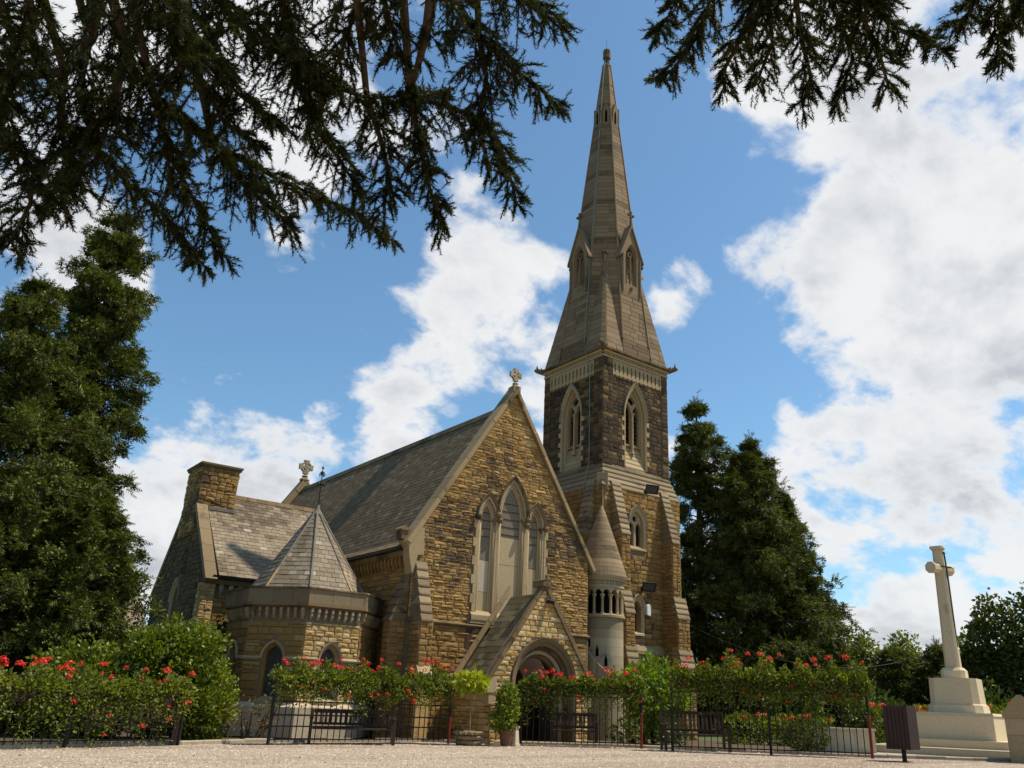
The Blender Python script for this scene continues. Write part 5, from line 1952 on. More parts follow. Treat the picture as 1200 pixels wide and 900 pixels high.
def scatter(P, D, size, tv, tf, upish=0.0):
    """copies of a template at P with its y axis along D"""
    n = len(P)
    y = unit(D)
    r = unit(RNG.normal(size=(n, 3)) * (1 - upish) + np.array([0, 0, 1.0]) * upish * 2)
    x = unit(np.cross(y, r))
    z = np.cross(x, y)
    V = P[:, None] + size[:, None, None] * (tv[None, :, 0:1] * x[:, None] + tv[None, :, 1:2] * y[:, None] + tv[None, :, 2:3] * z[:, None])
    F = (tf[None] + (np.arange(n) * len(tv))[:, None, None]).reshape(-1, 3)
    return V.reshape(-1, 3), F


def merge(parts):
    V, F, b = [], [], 0
    for v, f in parts:
        V.append(v)
        F.append(f + b)
        b += len(v)
    return np.concatenate(V), np.concatenate(F)


def conifer(name, label, x, y, h, r, prof_, nb, nsp, mat, size=0.42, group_=None, z0=0.6, lean=(0, 0), droop=0.35, gap=0.0, crownbias=1.0):
    t = thing(name, label, 'tree', (x, y, 0), 0, group_)
    mb = MB()
    bend = [(lean[0] * k / 6 + random.uniform(-.08, .08), lean[1] * k / 6 + random.uniform(-.08, .08), h * k / 6 * 0.985) for k in range(7)]
    mb.tube(bend, [h * .020 * (1 - .93 * k / 6) + .015 for k in range(7)], 8)
    mb.build('trunk', 'bark', t, smooth=True)
    zs = z0 + (h - z0) * (1 - RNG.random(nb) ** 0.75 * 1.0)
    zs = np.sort(z0 + (h - z0 - 0.15) * RNG.random(nb) ** 0.9)
    lim = MB()
    parts = []
    for i, z in enumerate(zs):
        q = (z - z0) / (h - z0)
        R = r * np.interp(q, [p[0] for p in prof_], [p[1] for p in prof_]) * RNG.uniform(0.55, 1.28)
        w = i * 2.39996 + RNG.uniform(-.4, .4)
        k = z / h * 6
        k0 = min(5, int(k))
        base = np.array(bend[k0]) * (1 - (k - k0)) + np.array(bend[k0 + 1]) * (k - k0)
        out = np.array([math.cos(w), math.sin(w), 0])
        rise = RNG.uniform(0.05, 0.35) * (0.4 + q)
        m = 9
        s = np.linspace(0, 1, m)
        path = base[None] + out[None] * (R * s)[:, None] + np.array([0, 0, 1.0])[None] * (R * (rise * s - droop * 0.55 * s ** 2.2))[:, None]
        if R > 0.5:
            lim.tube([tuple(p) for p in path[::2]], [0.012 + .02 * R * (1 - a * .8) for a in s[::2]], 5, cap=False)
        c = max(6, int(nsp * (0.35 + 0.65 * R / r)))
        side = np.array([-out[1], out[0], 0])
        nc = 3 + int(R > .9) * 2 + int(R > 1.8) * 3
        uc = np.concatenate([[1.0], RNG.uniform(.3, 1.0, nc - 1)])
        ctr = path[np.clip((uc * (m - 1)).astype(int), 0, m - 1)] + side[None] * (RNG.normal(size=nc) * .22 * R * (1.2 - uc))[:, None] + np.array([0, 0, 1.0])[None] * (RNG.normal(size=nc) * .08 * R)[:, None]
        rc = (.12 + .115 * R) * RNG.uniform(.6, 1.35, nc)
        k = RNG.integers(0, nc, c)
        dd_ = unit(RNG.normal(size=(c, 3)) + np.array([0, 0, .35]) + out[None] * .4)
        P = ctr[k] + dd_ * (rc[k] * RNG.random(c) ** .33)[:, None] * np.array([1, 1, .72])
        D = dd_ * .9 + out[None] * .35 + RNG.normal(size=(c, 3)) * .4 + np.array([0, 0, .25 - droop * .5])
        h_ = c // 2
        parts.append(scatter(P[:h_], D[:h_], size * RNG.uniform(.6, 1.1, h_), SPRAY_V, SPRAY_F, 0.55))
        parts.append(scatter(P[h_:], D[h_:], size * RNG.uniform(.28, .62, c - h_), PUFF_V, PUFF_F))
    top = np.array(bend[-1])
    c = nsp // 2
    P = top[None] + RNG.normal(size=(c, 3)) * np.array([.10, .10, .28]) - np.array([0, 0, .2])
    D = RNG.normal(size=(c, 3)) * .5 + np.array([0, 0, .8])
    parts.append(scatter(P, D, size * RNG.uniform(.5, 1.0, c), SPRAY_V, SPRAY_F))
    if lim.v:
        lim.build("limbs", "bark", t, "stuff")
    V, F = merge(parts)
    np_mesh('crown', V, F, mat, t)
    return t


def blob_points(n, blobs, surf=0.55):
    """points through the outer part of several ellipsoids (cx,cy,cz,rx,ry,rz)"""
    vol = np.array([b[3] * b[4] + b[4] * b[5] + b[3] * b[5] for b in blobs])
    k = RNG.choice(len(blobs), n, p=vol / vol.sum())
    d = unit(RNG.normal(size=(n, 3)))
    rr = 1 - surf * RNG.random(n) ** 1.6
    B = np.array(blobs)
    lump = 1 + 0.20 * np.sin(d[:, 0] * 7 + k * 3.1) * np.sin(d[:, 1] * 8 + 1.3 * k) * np.cos(d[:, 2] * 6 + k) + 0.12 * np.sin(d[:, 2] * 9 + d[:, 0] * 5)
    P = B[k, :3] + d * B[k, 3:] * (rr * lump)[:, None]
    keep = P[:, 2] > 0.02
    return P[keep], d[keep]


def shrub(name, label, x, y, blobs, n, size, mat, cat='shrub', stems=5, group_=None, surf=0.5, up=0.35, tv=None, tf=None, clump=0):
    t = thing(name, label, cat, (x, y, 0), 0, group_)
    mb = MB()
    for i in range(stems):
        b = blobs[i % len(blobs)]
        top = (b[0] + random.uniform(-.4, .4) * b[3], b[1] + random.uniform(-.4, .4) * b[4], b[2] + random.uniform(-.2, .5) * b[5])
        mb.tube([(b[0] * .5 + random.uniform(-.08, .08), b[1] * .5 + random.uniform(-.08, .08), 0), (top[0] * .8, top[1] * .8, top[2] * .5), top], [0.04, 0.03, 0.012], 5)
    mb.build('stems', 'bark', t, 'stuff')
    P, d = blob_points(n, blobs, surf)
    if clump:
        # leaves gathered in rosettes
        j = RNG.normal(size=(len(P) * clump, 3)) * size * .62
        P = np.repeat(P, clump, 0) + j
        d = np.repeat(d, clump, 0)
    D = d * .7 + RNG.normal(size=P.shape) * .6 + np.array([0, 0, up])
    V, F = scatter(P, D, size * RNG.uniform(.65, 1.3, len(P)), LEAF_V if tv is None else tv, LEAF_F if tf is None else tf)
    np_mesh('foliage', V, F, mat, t)
    return t


COL1 = [(0, .75), (.15, 1.0), (.45, .95), (.7, .72), (.9, .42), (1, .12)]
CONE = [(0, 1.0), (.2, .98), (.5, .70), (.8, .32), (1, .06)]
conifer('cypress_tree', 'tallest conifer beside the church, its top under the overhanging cedar', -8.7, 6.35, 16.5, 1.75, [(0, .9), (.3, .85), (.55, .8), (.72, .88), (.85, .66), (1, .2)], 190, 150, 'cypress_leaf', 0.33, 'conifers left of the church', 0.5)
conifer('cypress_tree', 'broad conifer with a thin browned tip at the far left edge', -10.7, 4.5, 12.5, 2.1, [(0, 1.2), (.3, 1.15), (.6, .95), (.8, .6), (1, .1)], 170, 150, 'cypress_leaf', 0.33, 'conifers left of the church', 0.4)
conifer('cypress_tree', 'low bushy conifer in front of the two tall ones, nearest the flower hedge', -8.2, 3.2, 6.1, 1.55, [(0, 1.0), (.4, 1.05), (.7, .8), (1, .2)], 100, 150, 'cypress_leaf', 0.32, 'conifers left of the church', 0.3)
conifer('cypress_tree', 'dense conifer behind the low bushy one, reaching towards the transept gable', -8.0, 6.9, 8.0, 1.6, [(0, 1.1), (.4, 1.1), (.7, .8), (1, .15)], 110, 150, 'cypress_leaf', 0.33, 'conifers left of the church', 0.4)
conifer('cypress_tree', 'slender conifer with a sparse top nearest the right side of the tower', 22.0, 7.6, 17.7, 2.2, [(0, 1.5), (.35, 1.4), (.52, 1.1), (.63, .55), (.72, .75), (.82, .8), (.93, .45), (1, .10)], 150, 140, 'dark_cypress_leaf', 0.42, 'conifers right of the tower')
conifer('cypress_tree', 'widest and densest conifer in the clump right of the tower', 22.4, 4.3, 14.8, 3.3, [(0, 1.1), (.3, 1.05), (.5, .85), (.75, .52), (.92, .22), (1, .05)], 250, 150, 'dark_cypress_leaf', 0.42, 'conifers right of the tower')
conifer('cypress_tree', 'conifer with jagged boughs on the right flank of the clump by the tower', 24.4, 3.9, 12.2, 2.9, CONE, 180, 150, 'dark_cypress_leaf', 0.42, 'conifers right of the tower')
conifer('cypress_tree', 'lowest conifer of the clump, sloping down towards the memorial cross', 24.6, 2.9, 7.2, 1.8, CONE, 130, 140, 'dark_cypress_leaf', 0.42, 'conifers right of the tower')

# broadleaved trees far right
def broadleaf(label, x, y, h, r, mat, n, size, name='broadleaf_tree', group_='trees behind the memorial'):
    t = thing(name, label, 'tree', (x, y, 0), 0, group_)
    mb = MB()
    mb.tube([(0, 0, 0), (.05, .05, h * .3), (.1, 0, h * .6)], [.2, .16, .08], 7)
    bl = []
    for k in range(9):
        w = k * 2.4
        rr = r * (.25 + .5 * random.random())
        c = (math.cos(w) * rr, math.sin(w) * rr, h * random.uniform(.38, .8))
        q = r * random.uniform(.36, .6)
        bl.append((*c, q, q, q * .85))
        mb.tube([(.05, .05, h * .3), (c[0] * .6, c[1] * .6, c[2] * .85), c], [.07, .05, .02], 5)
    bl.append((0, 0, h * .82, r * .5, r * .5, h * .18))
    bl.append((0, 0, h * .3, r * .8, r * .8, h * .28))
    mb.build('trunk', 'bark', t)
    P, d = blob_points(n, bl, .6)
    D = d * .5 + RNG.normal(size=P.shape) * .7
    V, F = scatter(P, D, size * RNG.uniform(.6, 1.3, len(P)), LEAF_V, LEAF_F)
    np_mesh('crown', V, F, mat, t)
    return t


broadleaf('light green rounded tree, furthest left of the trees behind the memorial', 34.0, 6.3, 6.0, 1.7, 'broad_leaf', 5200, .26)
broadleaf('yellow green round topped tree showing left of the memorial cross', 35.3, 4.0, 5.7, 1.8, 'broad_leaf', 5200, .26)
broadleaf('yellow green tree partly hidden by the shaft of the memorial cross', 37.5, 1.6, 5.6, 1.9, 'broad_leaf', 5200, .26)
broadleaf('dark leafy tree immediately right of the memorial shaft', 28.3, -4.3, 6.5, 1.6, 'hedge_leaf', 6500, .24)
broadleaf('dark tall tree at the right edge of the view', 29.3, -6.4, 7.3, 1.9, 'hedge_leaf', 7500, .24)
broadleaf('dark tree beyond the right edge of the view', 30.2, -8.6, 7.0, 2.0, 'hedge_leaf', 5500, .26)
conifer('yew_tree', 'dark drooping yew behind the litter bin', 29.0, 1.1, 4.3, 1.6, COL1, 80, 44, 'dark_cypress_leaf', .5, 'dark yews behind the memorial', .2, droop=.7)
conifer('yew_tree', 'dark drooping yew directly behind the memorial pedestal', 29.6, -0.9, 4.4, 1.6, COL1, 80, 44, 'dark_cypress_leaf', .5, 'dark yews behind the memorial', .2, droop=.7)
conifer('yew_tree', 'dark yew between the memorial pedestal and the right edge', 28.2, -3.2, 3.9, 1.7, COL1, 70, 44, 'dark_cypress_leaf', .5, 'dark yews behind the memorial', .2, droop=.7)
shrub('shrub', 'wide dark shrub at the foot of the conifers right of the tower', 22.5, 0.6, [(-2, .8, .9, 1.7, 1.2, 1.3), (1.5, -1, .8, 1.8, 1.3, 1.2)], 3800, .24, 'hedge_leaf')
shrub('shrub', 'long dark shrub closing the view between memorial and right edge', 24.6, -7.0, [(-.6, 1.8, .8, 1.0, 1.9, 1.4), (.4, -2.2, .8, 1.1, 2.3, 1.6)], 3800, .24, 'hedge_leaf')

broadleaf('thin dark sapling with open twigs left of the transept gable', -6.1, 9.3, 5.6, 1.3, 'ivy_leaf', 1500, .20, 'sapling', None)

# far wood that closes the horizon all round
n = 16000
wd_ = RNG.uniform(0, 2 * math.pi, n)
rr_ = 105 + 14 * np.sin(wd_ * 5) + RNG.uniform(-6, 6, n)
hh_ = 6.0 + 1.6 * np.sin(wd_ * 23) + 1.2 * np.sin(wd_ * 57 + 1)
P = np.stack([rr_ * np.cos(wd_), rr_ * np.sin(wd_), hh_ * RNG.random(n) ** .7], -1)
V, F = scatter(P, RNG.normal(size=(n, 3)) + np.array([0, 0, .3]), RNG.uniform(1.2, 2.6, n), PUFF_V, PUFF_F)
o = np_mesh('distant_wood', V, F, 'hedge_leaf', None, 'stuff')
tag(o, 'far low wood of dark trees along the horizon', 'wood')

# shrubs by the church
shrub('laurel_bush', 'large glossy green laurel bush left of the apse', -6.2, 0.35, [(-.1, 0, 1.3, 1.08, 1.0, 1.3), (.72, -.15, .8, .75, .75, .9), (.3, -.3, 1.9, .7, .7, .75), (-.55, .2, 1.95, .6, .6, .6)], 2600, .105, 'laurel_leaf', stems=8, clump=8, group_='laurels left of the apse')
shrub('laurel_bush', 'lower green laurel bush in front of the low conifer', -7.9, 0.9, [(0, 0, .9, 1.1, .9, 1.15), (-.6, .2, 1.1, .8, .7, .9)], 1700, .105, 'laurel_leaf', stems=6, clump=8, group_='laurels left of the apse')
shrub('climbing_shrub', 'dark ivy like shrub in the corner between transept and apse', -4.1, 4.2, [(0, 0, 1.6, .45, .45, 1.5), (.2, -.1, 2.5, .35, .3, .55)], 1500, .13, 'ivy_leaf')
shrub('spreading_shrub', 'light green layered shrub at the foot of the tower', 7.7, -2.5, [(0, 0, 1.3, .85, .8, 1.25), (-.45, .3, 1.7, .6, .5, .6), (.55, -.4, 1.6, .6, .5, .6)], 3600, .16, 'bright_leaf', stems=7)
shrub('box_ball', 'round clipped box bush by the pale low wall', 9.72, -6.67, [(0, 0, .42, .60, .60, .46)], 4200, .06, 'dark_cypress_leaf', 'topiary', surf=.12)
t = shrub('rose_bush', 'straggly rose bush with sparse yellowing leaves below the apse', -4.6, -0.75, [(0, 0, .55, .75, .35, .45), (.6, .1, .7, .4, .3, .4)], 330, .09, 'dry_leaf', stems=9)

# ------------------------------------------------------------------ flower heads shared by all troughs
me = bpy.data.meshes.new('flower_head')
me.from_pydata([tuple(v * .085) for v in HEAD_V], [], [tuple(int(i) for i in f) for f in HEAD_F])
me.materials.append(MATS['red_petal'])
HEADS = [me]


def add_head(parent, p, s=1.0):
    o = bpy.data.objects.new('flower_head', HEADS[0])
    COL.objects.link(o)
    o.parent = parent
    o.location = p
    o.scale = (s, s, s * .8)
    o.rotation_euler = (random.uniform(-.6, .6), random.uniform(-.6, .6), random.uniform(0, 6))
    return o


def basket_foliage(t, L, zt, up, hang, n, heads, mat='basket_leaf', size=.085, dens=1.0):
    """leaves mounding over a trough of half length L with its rim at zt, trailing below it"""
    parts = []
    n1 = int(n * .5)
    s = RNG.uniform(-1, 1, n1)
    e = np.sqrt(RNG.random(n1))
    ph_ = RNG.uniform(0, 6)
    hgt = up * (0.62 + .30 * np.sin(s * 5 + ph_) + .14 * np.sin(s * 13 + ph_ * 2)) * (1 - .35 * np.abs(s) ** 3)
    a = RNG.uniform(0, math.pi, n1)
    P = np.stack([s * (L + .12), np.cos(a) * e * .30, zt - .06 + np.sin(a) * e * hgt], -1)
    D = np.stack([RNG.normal(size=n1) * .5, np.cos(a) * .6 + RNG.normal(size=n1) * .4, .5 + RNG.normal(size=n1) * .5], -1)
    parts.append(scatter(P, D, size * RNG.uniform(.6, 1.35, n1), LEAF_V, LEAF_F))
    nv = int(n * .022)
    per = int(n * .5 / nv)
    for k in range(nv):
        x = RNG.uniform(-1, 1) * (L + .14)
        y = -.20 if RNG.random() < .75 else .18
        ln = hang * RNG.uniform(.25, 1.05) * (0.75 + .25 * math.sin(x * 9))
        u = RNG.random(per) ** .85
        sway = RNG.normal() * .10
        P = np.stack([x + sway * u + RNG.normal(size=per) * .045, y * (1 + .2 * u) + RNG.normal(size=per) * .05, zt - u * ln + RNG.normal(size=per) * .03], -1)
        D = np.stack([RNG.normal(size=per) * .7, RNG.normal(size=per) * .6 - .3, RNG.normal(size=per) * .5 - .25], -1)
        parts.append(scatter(P, D, size * RNG.uniform(.5, 1.05, per), LEAF_V, LEAF_F))
    V, F = merge(parts)
    np_mesh('foliage', V, F, mat, t)
    for k in range(heads):
        x = random.uniform(-1, 1) * (L + .05)
        if random.random() < .74:
            add_head(t, (x, random.uniform(-.28, .1), zt + up * random.uniform(.35, .92)), random.uniform(.6, 1.15))
        else:
            add_head(t, (x, -.28, zt - hang * random.uniform(.1, .7)), random.uniform(.5, .9))


def trough(label, x, y, rz, zt, L=.48, up=.36, hang=.75, n=1500, heads=9, group_='flower troughs on the fences', h=.26):
    t = thing('flower_trough', label, 'flower trough', (x, y, 0), rz, group_)
    mb = MB()
    fr = Fr((0, 0, 0), (1, 0, 0), (0, 1, 0))
    mb.hexa([(-L + .04, -.11, zt - h), (L - .04, -.11, zt - h), (L - .04, .11, zt - h), (-L + .04, .11, zt - h), (-L, -.15, zt), (L, -.15, zt), (L, .15, zt), (-L, .15, zt)])
    mb.box(WORLD_Z, -L - .01, L + .01, zt - .035, zt + .004, -.165, -.145)
    mb.build('trough', 'bin_wood', t)
    for s in (-1, 1):
        mb = MB()
        mb.tube([(s * L * .7, -.16, zt - .02), (s * L * .7, -.13, zt - h - .02), (s * L * .7, .1, zt - h - .02)], .012, 5)
        mb.build('bracket', 'black_metal', t)
    basket_foliage(t, L, zt, up * random.uniform(.78, 1.18), hang * random.uniform(.72, 1.15), n, heads)
    return t


# ------------------------------------------------------------------ fences
BAR = {}


def fence(label, a, b, h, red=(), step=.165, mid=(), rails=(.09, None), posts=2):
    a, b = Vector((*a, 0)), Vector((*b, 0))
    d = b - a
    L = d.length
    rz = math.atan2(d.y, d.x)
    t = thing('metal_fence', label, 'fence', a, rz)
    for i in range(posts):
        x = L * i / (posts - 1)
        mb = MB()
        mb.tube([(x, 0, -.02), (x, 0, h)], .038, 8)
        mb.lathe((x, 0, h), [(.045, 0), (.045, .02), (.02, .06)], 8)
        mb.build('post', 'black_metal', t)
        if i in red:
            mb = MB()
            mb.tube([(x, 0, .0), (x, 0, h * .66)], .0395, 8)
            mb.build('painted_sleeve', 'red_paint', t)
    for z in [.10, h - .10] + list(mid):
        mb = MB()
        mb.box(WORLD_Z, 0.03, L - .03, z, z + .032, -.008, .008)
        mb.build('rail', 'black_metal', t)
    key = round(h, 2)
    if key not in BAR:
        mb = MB()
        mb.tube([(0, 0, .06), (0, 0, h - .05)], .0125, 5)
        o = mb.build('bar', 'black_metal', t)
        BAR[key] = o.data
        bpy.data.objects.remove(o)
    n = int(L / step)
    for i in range(1, n):
        o = bpy.data.objects.new('bar', BAR[key])
        COL.objects.link(o)
        o.parent = t
        o.location = (L * i / n, 0, 0)
    return t, a, d, L, rz


def troughs_on(f, zt, labels, **kw):
    t, a, d, L, rz = f
    n = len(labels)
    for i, lb in enumerate(labels):
        p = a + d * ((i + .5) / n)
        k = dict(kw)
        k['L'] = L / n * .5 - .06
        trough(lb, p.x + random.uniform(-.02, .02), p.y, rz, zt + random.uniform(-.03, .03), **k)


f0 = fence('black bar fence under the flower hedge at the far left', (-13.6, -4.55), (-6.7, -2.45), .95, posts=4)
troughs_on(f0, 1.06, ['flower trough at the outer end of the far left fence', 'flower trough second along the far left fence', 'flower trough over the dark post of the far left fence',
                      'flower trough above the bench at the far left', 'flower trough at the laurel end of the far left fence'], up=.52, hang=1.05, n=3000, heads=14)
fa = fence('black wire grid fence in front of the apse', (-4.7, -2.4), (.45, -1.95), 1.02, red=(1,), mid=(.38, .62))
troughs_on(fa, 1.46, ['trough of red geraniums nearest the laurel bush in front of the apse', 'trough of red geraniums above the left arm of the apse bench', 'trough of red geraniums above the middle of the apse bench',
                      'trough of red geraniums with its dark box showing, right of the apse bench', 'trough of red geraniums next to the lime green standard shrub'], up=.58, hang=.85, n=2500, heads=11)
fb = fence('black bar fence across the foot of the porch', (2.3, -2.7), (5.1, -4.55), 1.38, red=(1,))
troughs_on(fb, 1.62, ['flower trough in front of the left jamb of the porch arch', 'flower trough in front of the right jamb of the porch arch', 'flower trough on the red post before the stair turret'], up=.48, hang=1.05, n=2700, heads=10)
fc = fence('long black bar fence in front of the box ball and low wall', (5.05, -5.75), (8.6, -9.42), 1.58, red=(2,), posts=3)
troughs_on(fc, 1.84, ['flower trough at the tower end of the long fence', 'flower trough above the bench on the long fence', 'flower trough over the middle post of the long fence',
                      'flower trough above the round box ball', 'flower trough at the red post end of the long fence'], up=.74, hang=.98, n=3100, heads=8)


# ------------------------------------------------------------------ benches
def bench(label, x, y, ang, L, h=.85, seat_h=.42):
    """ang: direction the long axis runs; the sitter faces local -y"""
    t = thing('park_bench', label, 'bench', (x, y, 0), ang)
    hl = L / 2
    for sx_ in (-1, 1):
        mb = MB()
        mb.box(WORLD_Z, sx_ * hl - .035, sx_ * hl + .035, 0, seat_h + .20, -.27, -.20)
        mb.build('leg', 'bench_wood', t)
        mb = MB()
        mb.hexa([(sx_ * hl - .035, .20, 0), (sx_ * hl + .035, .20, 0), (sx_ * hl + .035, .27, 0), (sx_ * hl - .035, .27, 0), (sx_ * hl - .035, .30, h), (sx_ * hl + .035, .30, h), (sx_ * hl + .035, .36, h), (sx_ * hl - .035, .36, h)])
        mb.build('leg', 'bench_wood', t)
        mb = MB()
        mb.box(WORLD_Z, sx_ * hl - .05, sx_ * hl + .05, seat_h + .202, seat_h + .24, -.31, .27)
        mb.build('armrest', 'bench_wood', t)
    for k in range(4):
        mb = MB()
        mb.box(WORLD_Z, -hl + .04, hl - .04, seat_h - .03 + .004 * k, seat_h + .004 * k, -.26 + .115 * k, -.165 + .115 * k)
        mb.build('slat', 'bench_wood', t)
    for z0, z1, y0 in ((h - .09, h, .30), (seat_h + .06, seat_h + .12, .235)):
        mb = MB()
        mb.box(WORLD_Z, -hl + .04, hl - .04, z0, z1, y0, y0 + .045)
        mb.build('back_rail', 'bench_wood', t)
    n = int(L / .125)
    mb = MB()
    mb.hexa([(-.03, .245, seat_h + .12), (.03, .245, seat_h + .12), (.03, .27, seat_h + .12), (-.03, .27, seat_h + .12), (-.03, .308, h - .09), (.03, .308, h - .09), (.03, .333, h - .09), (-.03, .333, h - .09)])
    first = mb.build('back_slat', 'bench_wood', t)
    for i in range(n):
        o = first if i == 0 else first.copy()
        if i:
            COL.objects.link(o)
        o.location = (-hl + .1 + (L - .2) * i / (n - 1), 0, 0)
    return t


bench('dark slatted bench under the flower hedge at the far left', -7.55, -2.05, rad(-14), 1.7, .82, .38)
bench('dark slatted bench in front of the pale apse plinth', -2.5, -2.15, rad(-25), 2.0, .78, .36)
bench('dark slatted bench behind the fence at the porch', 4.35, -2.55, rad(-40), 1.3, .85, .38)
bench('brown slatted bench with visible armrests behind the long fence', 5.85, -5.85, rad(-33), 1.75, 1.0, .42)

# ------------------------------------------------------------------ pots and standard shrub by the porch
t = thing('log_planter', 'round planter of stacked split logs at the porch corner', 'planter', (.58, -2.72, 0))
for k in range(15):
    w = 2 * math.pi * k / 15
    for lv in range(3):
        mb = MB()
        r_ = .30 + .02 * lv
        p = Vector((math.cos(w + lv * .2) * r_, math.sin(w + lv * .2) * r_, .07 + lv * .115))
        u = Vector((-math.sin(w), math.cos(w), 0))
        mb.tube([p - u * .075 + Vector((0, 0, random.uniform(-.012, .012))), p + u * .075], [random.uniform(.045, .06), random.uniform(.045, .06)], 6)
        mb.build('log', 'log_wood', t)
mb = MB()
mb.lathe((0, 0, 0), [(.24, .02), (.26, .30)], 14)
mb.build('soil_fill', 'soil', t)
t = thing('standard_shrub', 'lime yellow standard shrub on a thin stem growing from the log planter', 'shrub', (.58, -2.72, .28))
mb = MB()
mb.tube([(0, 0, 0), (.01, .01, .5), (0, 0, 1.05)], [.022, .018, .014], 6)
mb.build('stem', 'log_wood', t)
P, d = blob_points(520, [(0, 0, 1.30, .36, .36, .24), (-.2, 0, 1.22, .25, .25, .2), (.22, .05, 1.25, .24, .24, .2)], .6)
D = d * .8 + RNG.normal(size=P.shape) * .35 + np.array([0, 0, -.15])
V, F = scatter(P, D, .16 * RNG.uniform(.7, 1.3, len(P)), LEAF_V, LEAF_F)
np_mesh('crown', V, F, 'lime_leaf', t)
t = thing('plant_pot', 'brown tapered clay pot standing on the gravel by the porch', 'plant pot', (1.48, -3.12, 0))
mb = MB()
mb.lathe((0, 0, 0), [(.13, 0), (.185, .30), (.21, .31), (.21, .36), (.18, .36), (.17, .31)], 16)
mb.build('pot', 'terracotta', t)
mb = MB()
mb.lathe((0, 0, 0), [(.16, .28), (.16, .325)], 14)
mb.build('soil_fill', 'soil', t)
shrub('bay_bush', 'upright green bush growing in the clay pot by the porch', 1.48, -3.12, [(0, 0, .95, .34, .34, .55), (0, 0, 1.25, .24, .24, .34), (-.12, 0, .6, .36, .36, .28)], 1700, .10, 'laurel_leaf', stems=3)
t = thing('stone_block', 'short pale upright stone beside the clay pot', 'stone block', (1.72, -3.2, 0), .3)
mb = MB()
mb.box(WORLD_Z, -.11, .11, 0, .06, -.11, .11)
mb.hexa([(-.085, -.085, .06), (.085, -.085, .06), (.085, .085, .06), (-.085, .085, .06), (-.065, -.065, .44), (.065, -.065, .44), (.065, .065, .44), (-.065, .065, .44)])
mb.box(WORLD_Z, -.09, .09, .441, .49, -.09, .09)
mb.build('block', 'plinth_stone', t)

# ------------------------------------------------------------------ litter bin
t = thing('litter_bin', 'dark slatted square litter bin on a short post', 'litter bin', (8.15, -10.55, 0), rad(-61 - 22))
mb = MB()
mb.tube([(0, 0, -.02), (0, 0, .32)], .055, 10)
mb.build('post', 'black_metal', t)
mb = MB()
hw = .30
mb.box(WORLD_Z, -hw + .03, hw - .03, .30, 1.24, -hw + .03, hw - .03)
mb.build('liner', 'black_metal', t)
for side in range(4):
    w = side * math.pi / 2
    u, nn = Vector((math.cos(w), math.sin(w), 0)), Vector((math.sin(w), -math.cos(w), 0))
    fr = Fr(nn * (hw - .028), u, nn)
    for k in range(6):
        mb = MB()
        a = -hw + .01 + (2 * hw - .02) * k / 6
        mb.box(fr, a + .006, a + (2 * hw - .02) / 6 - .006, .28, 1.28, 0, .028 + .002 * (k % 2))
        mb.build('slat', 'bin_wood', t)

# ------------------------------------------------------------------ memorial cross
t = thing('memorial_cross', 'tall pale stone memorial cross with a bronze sword on stepped base', 'memorial', (15.35, -8.55, 0), rad(-74))
mst = 'memorial_stone'


def oct_box(mb, hx, hy, c, z0, z1, hx1=None, hy1=None, c1=None):
    hx1, hy1, c1 = hx if hx1 is None else hx1, hy if hy1 is None else hy1, c if c1 is None else c1
    P = []
    for a, b, q, z in ((hx, hy, c, z0), (hx1, hy1, c1, z1)):
        P += [(-a + q, -b, z), (a - q, -b, z), (a, -b + q, z), (a, b - q, z), (a - q, b, z), (-a + q, b, z), (-a, b - q, z), (-a, -b + q, z)]
    mb.add(P, [(i, (i + 1) % 8, 8 + (i + 1) % 8, 8 + i) for i in range(8)] + [tuple(range(7, -1, -1)), tuple(range(8, 16))])


mb = MB()
oct_box(mb, 2.5, 2.3, .01, 0, .20)
mb.build('lower_step', 'kerb_stone', t)
mb = MB()
oct_box(mb, 1.45, 1.45, .01, .201, .42)
mb.build('upper_step', mst, t)
mb = MB()
oct_box(mb, 1.10, 1.10, .01, .421, 1.12)
mb.build('block', mst, t)
mb = MB()
oct_box(mb, 1.13, 1.13, .01, 1.121, 1.20, 1.10, 1.10)
mb.build('block_coping', mst, t)
mb = MB()
oct_box(mb, .80, .80, .20, 1.201, 1.42, .78, .78, .2)
oct_box(mb, .76, .76, .19, 1.421, 1.47, .72, .72, .18)
mb.build('pedestal_base', mst, t)
mb = MB()
oct_box(mb, .72, .72, .18, 1.471, 2.22, .69, .69, .17)
mb.build('pedestal', mst, t)
mb = MB()
oct_box(mb, .36, .36, .10, 2.221, 2.46)
oct_box(mb, .36, .36, .10, 2.461, 2.56, .27, .27, .08)
mb.build('shaft_base', mst, t)
mb = MB()
oct_box(mb, .225, .225, .07, 2.561, 6.35, .150, .150, .045)
mb.build('shaft', mst, t)
mb = MB()
oct_box(mb, .185, .185, .055, 6.351, 6.40, .22, .22, .065)
oct_box(mb, .22, .22, .065, 6.401, 6.46, .21, .21, .06)
mb.build('shaft_cap', mst, t)
cx_ = bpy.data.objects.new('cross_head', None)
COL.objects.link(cx_)
cx_.parent = t
cx_.rotation_euler = (0, 0, rad(68))
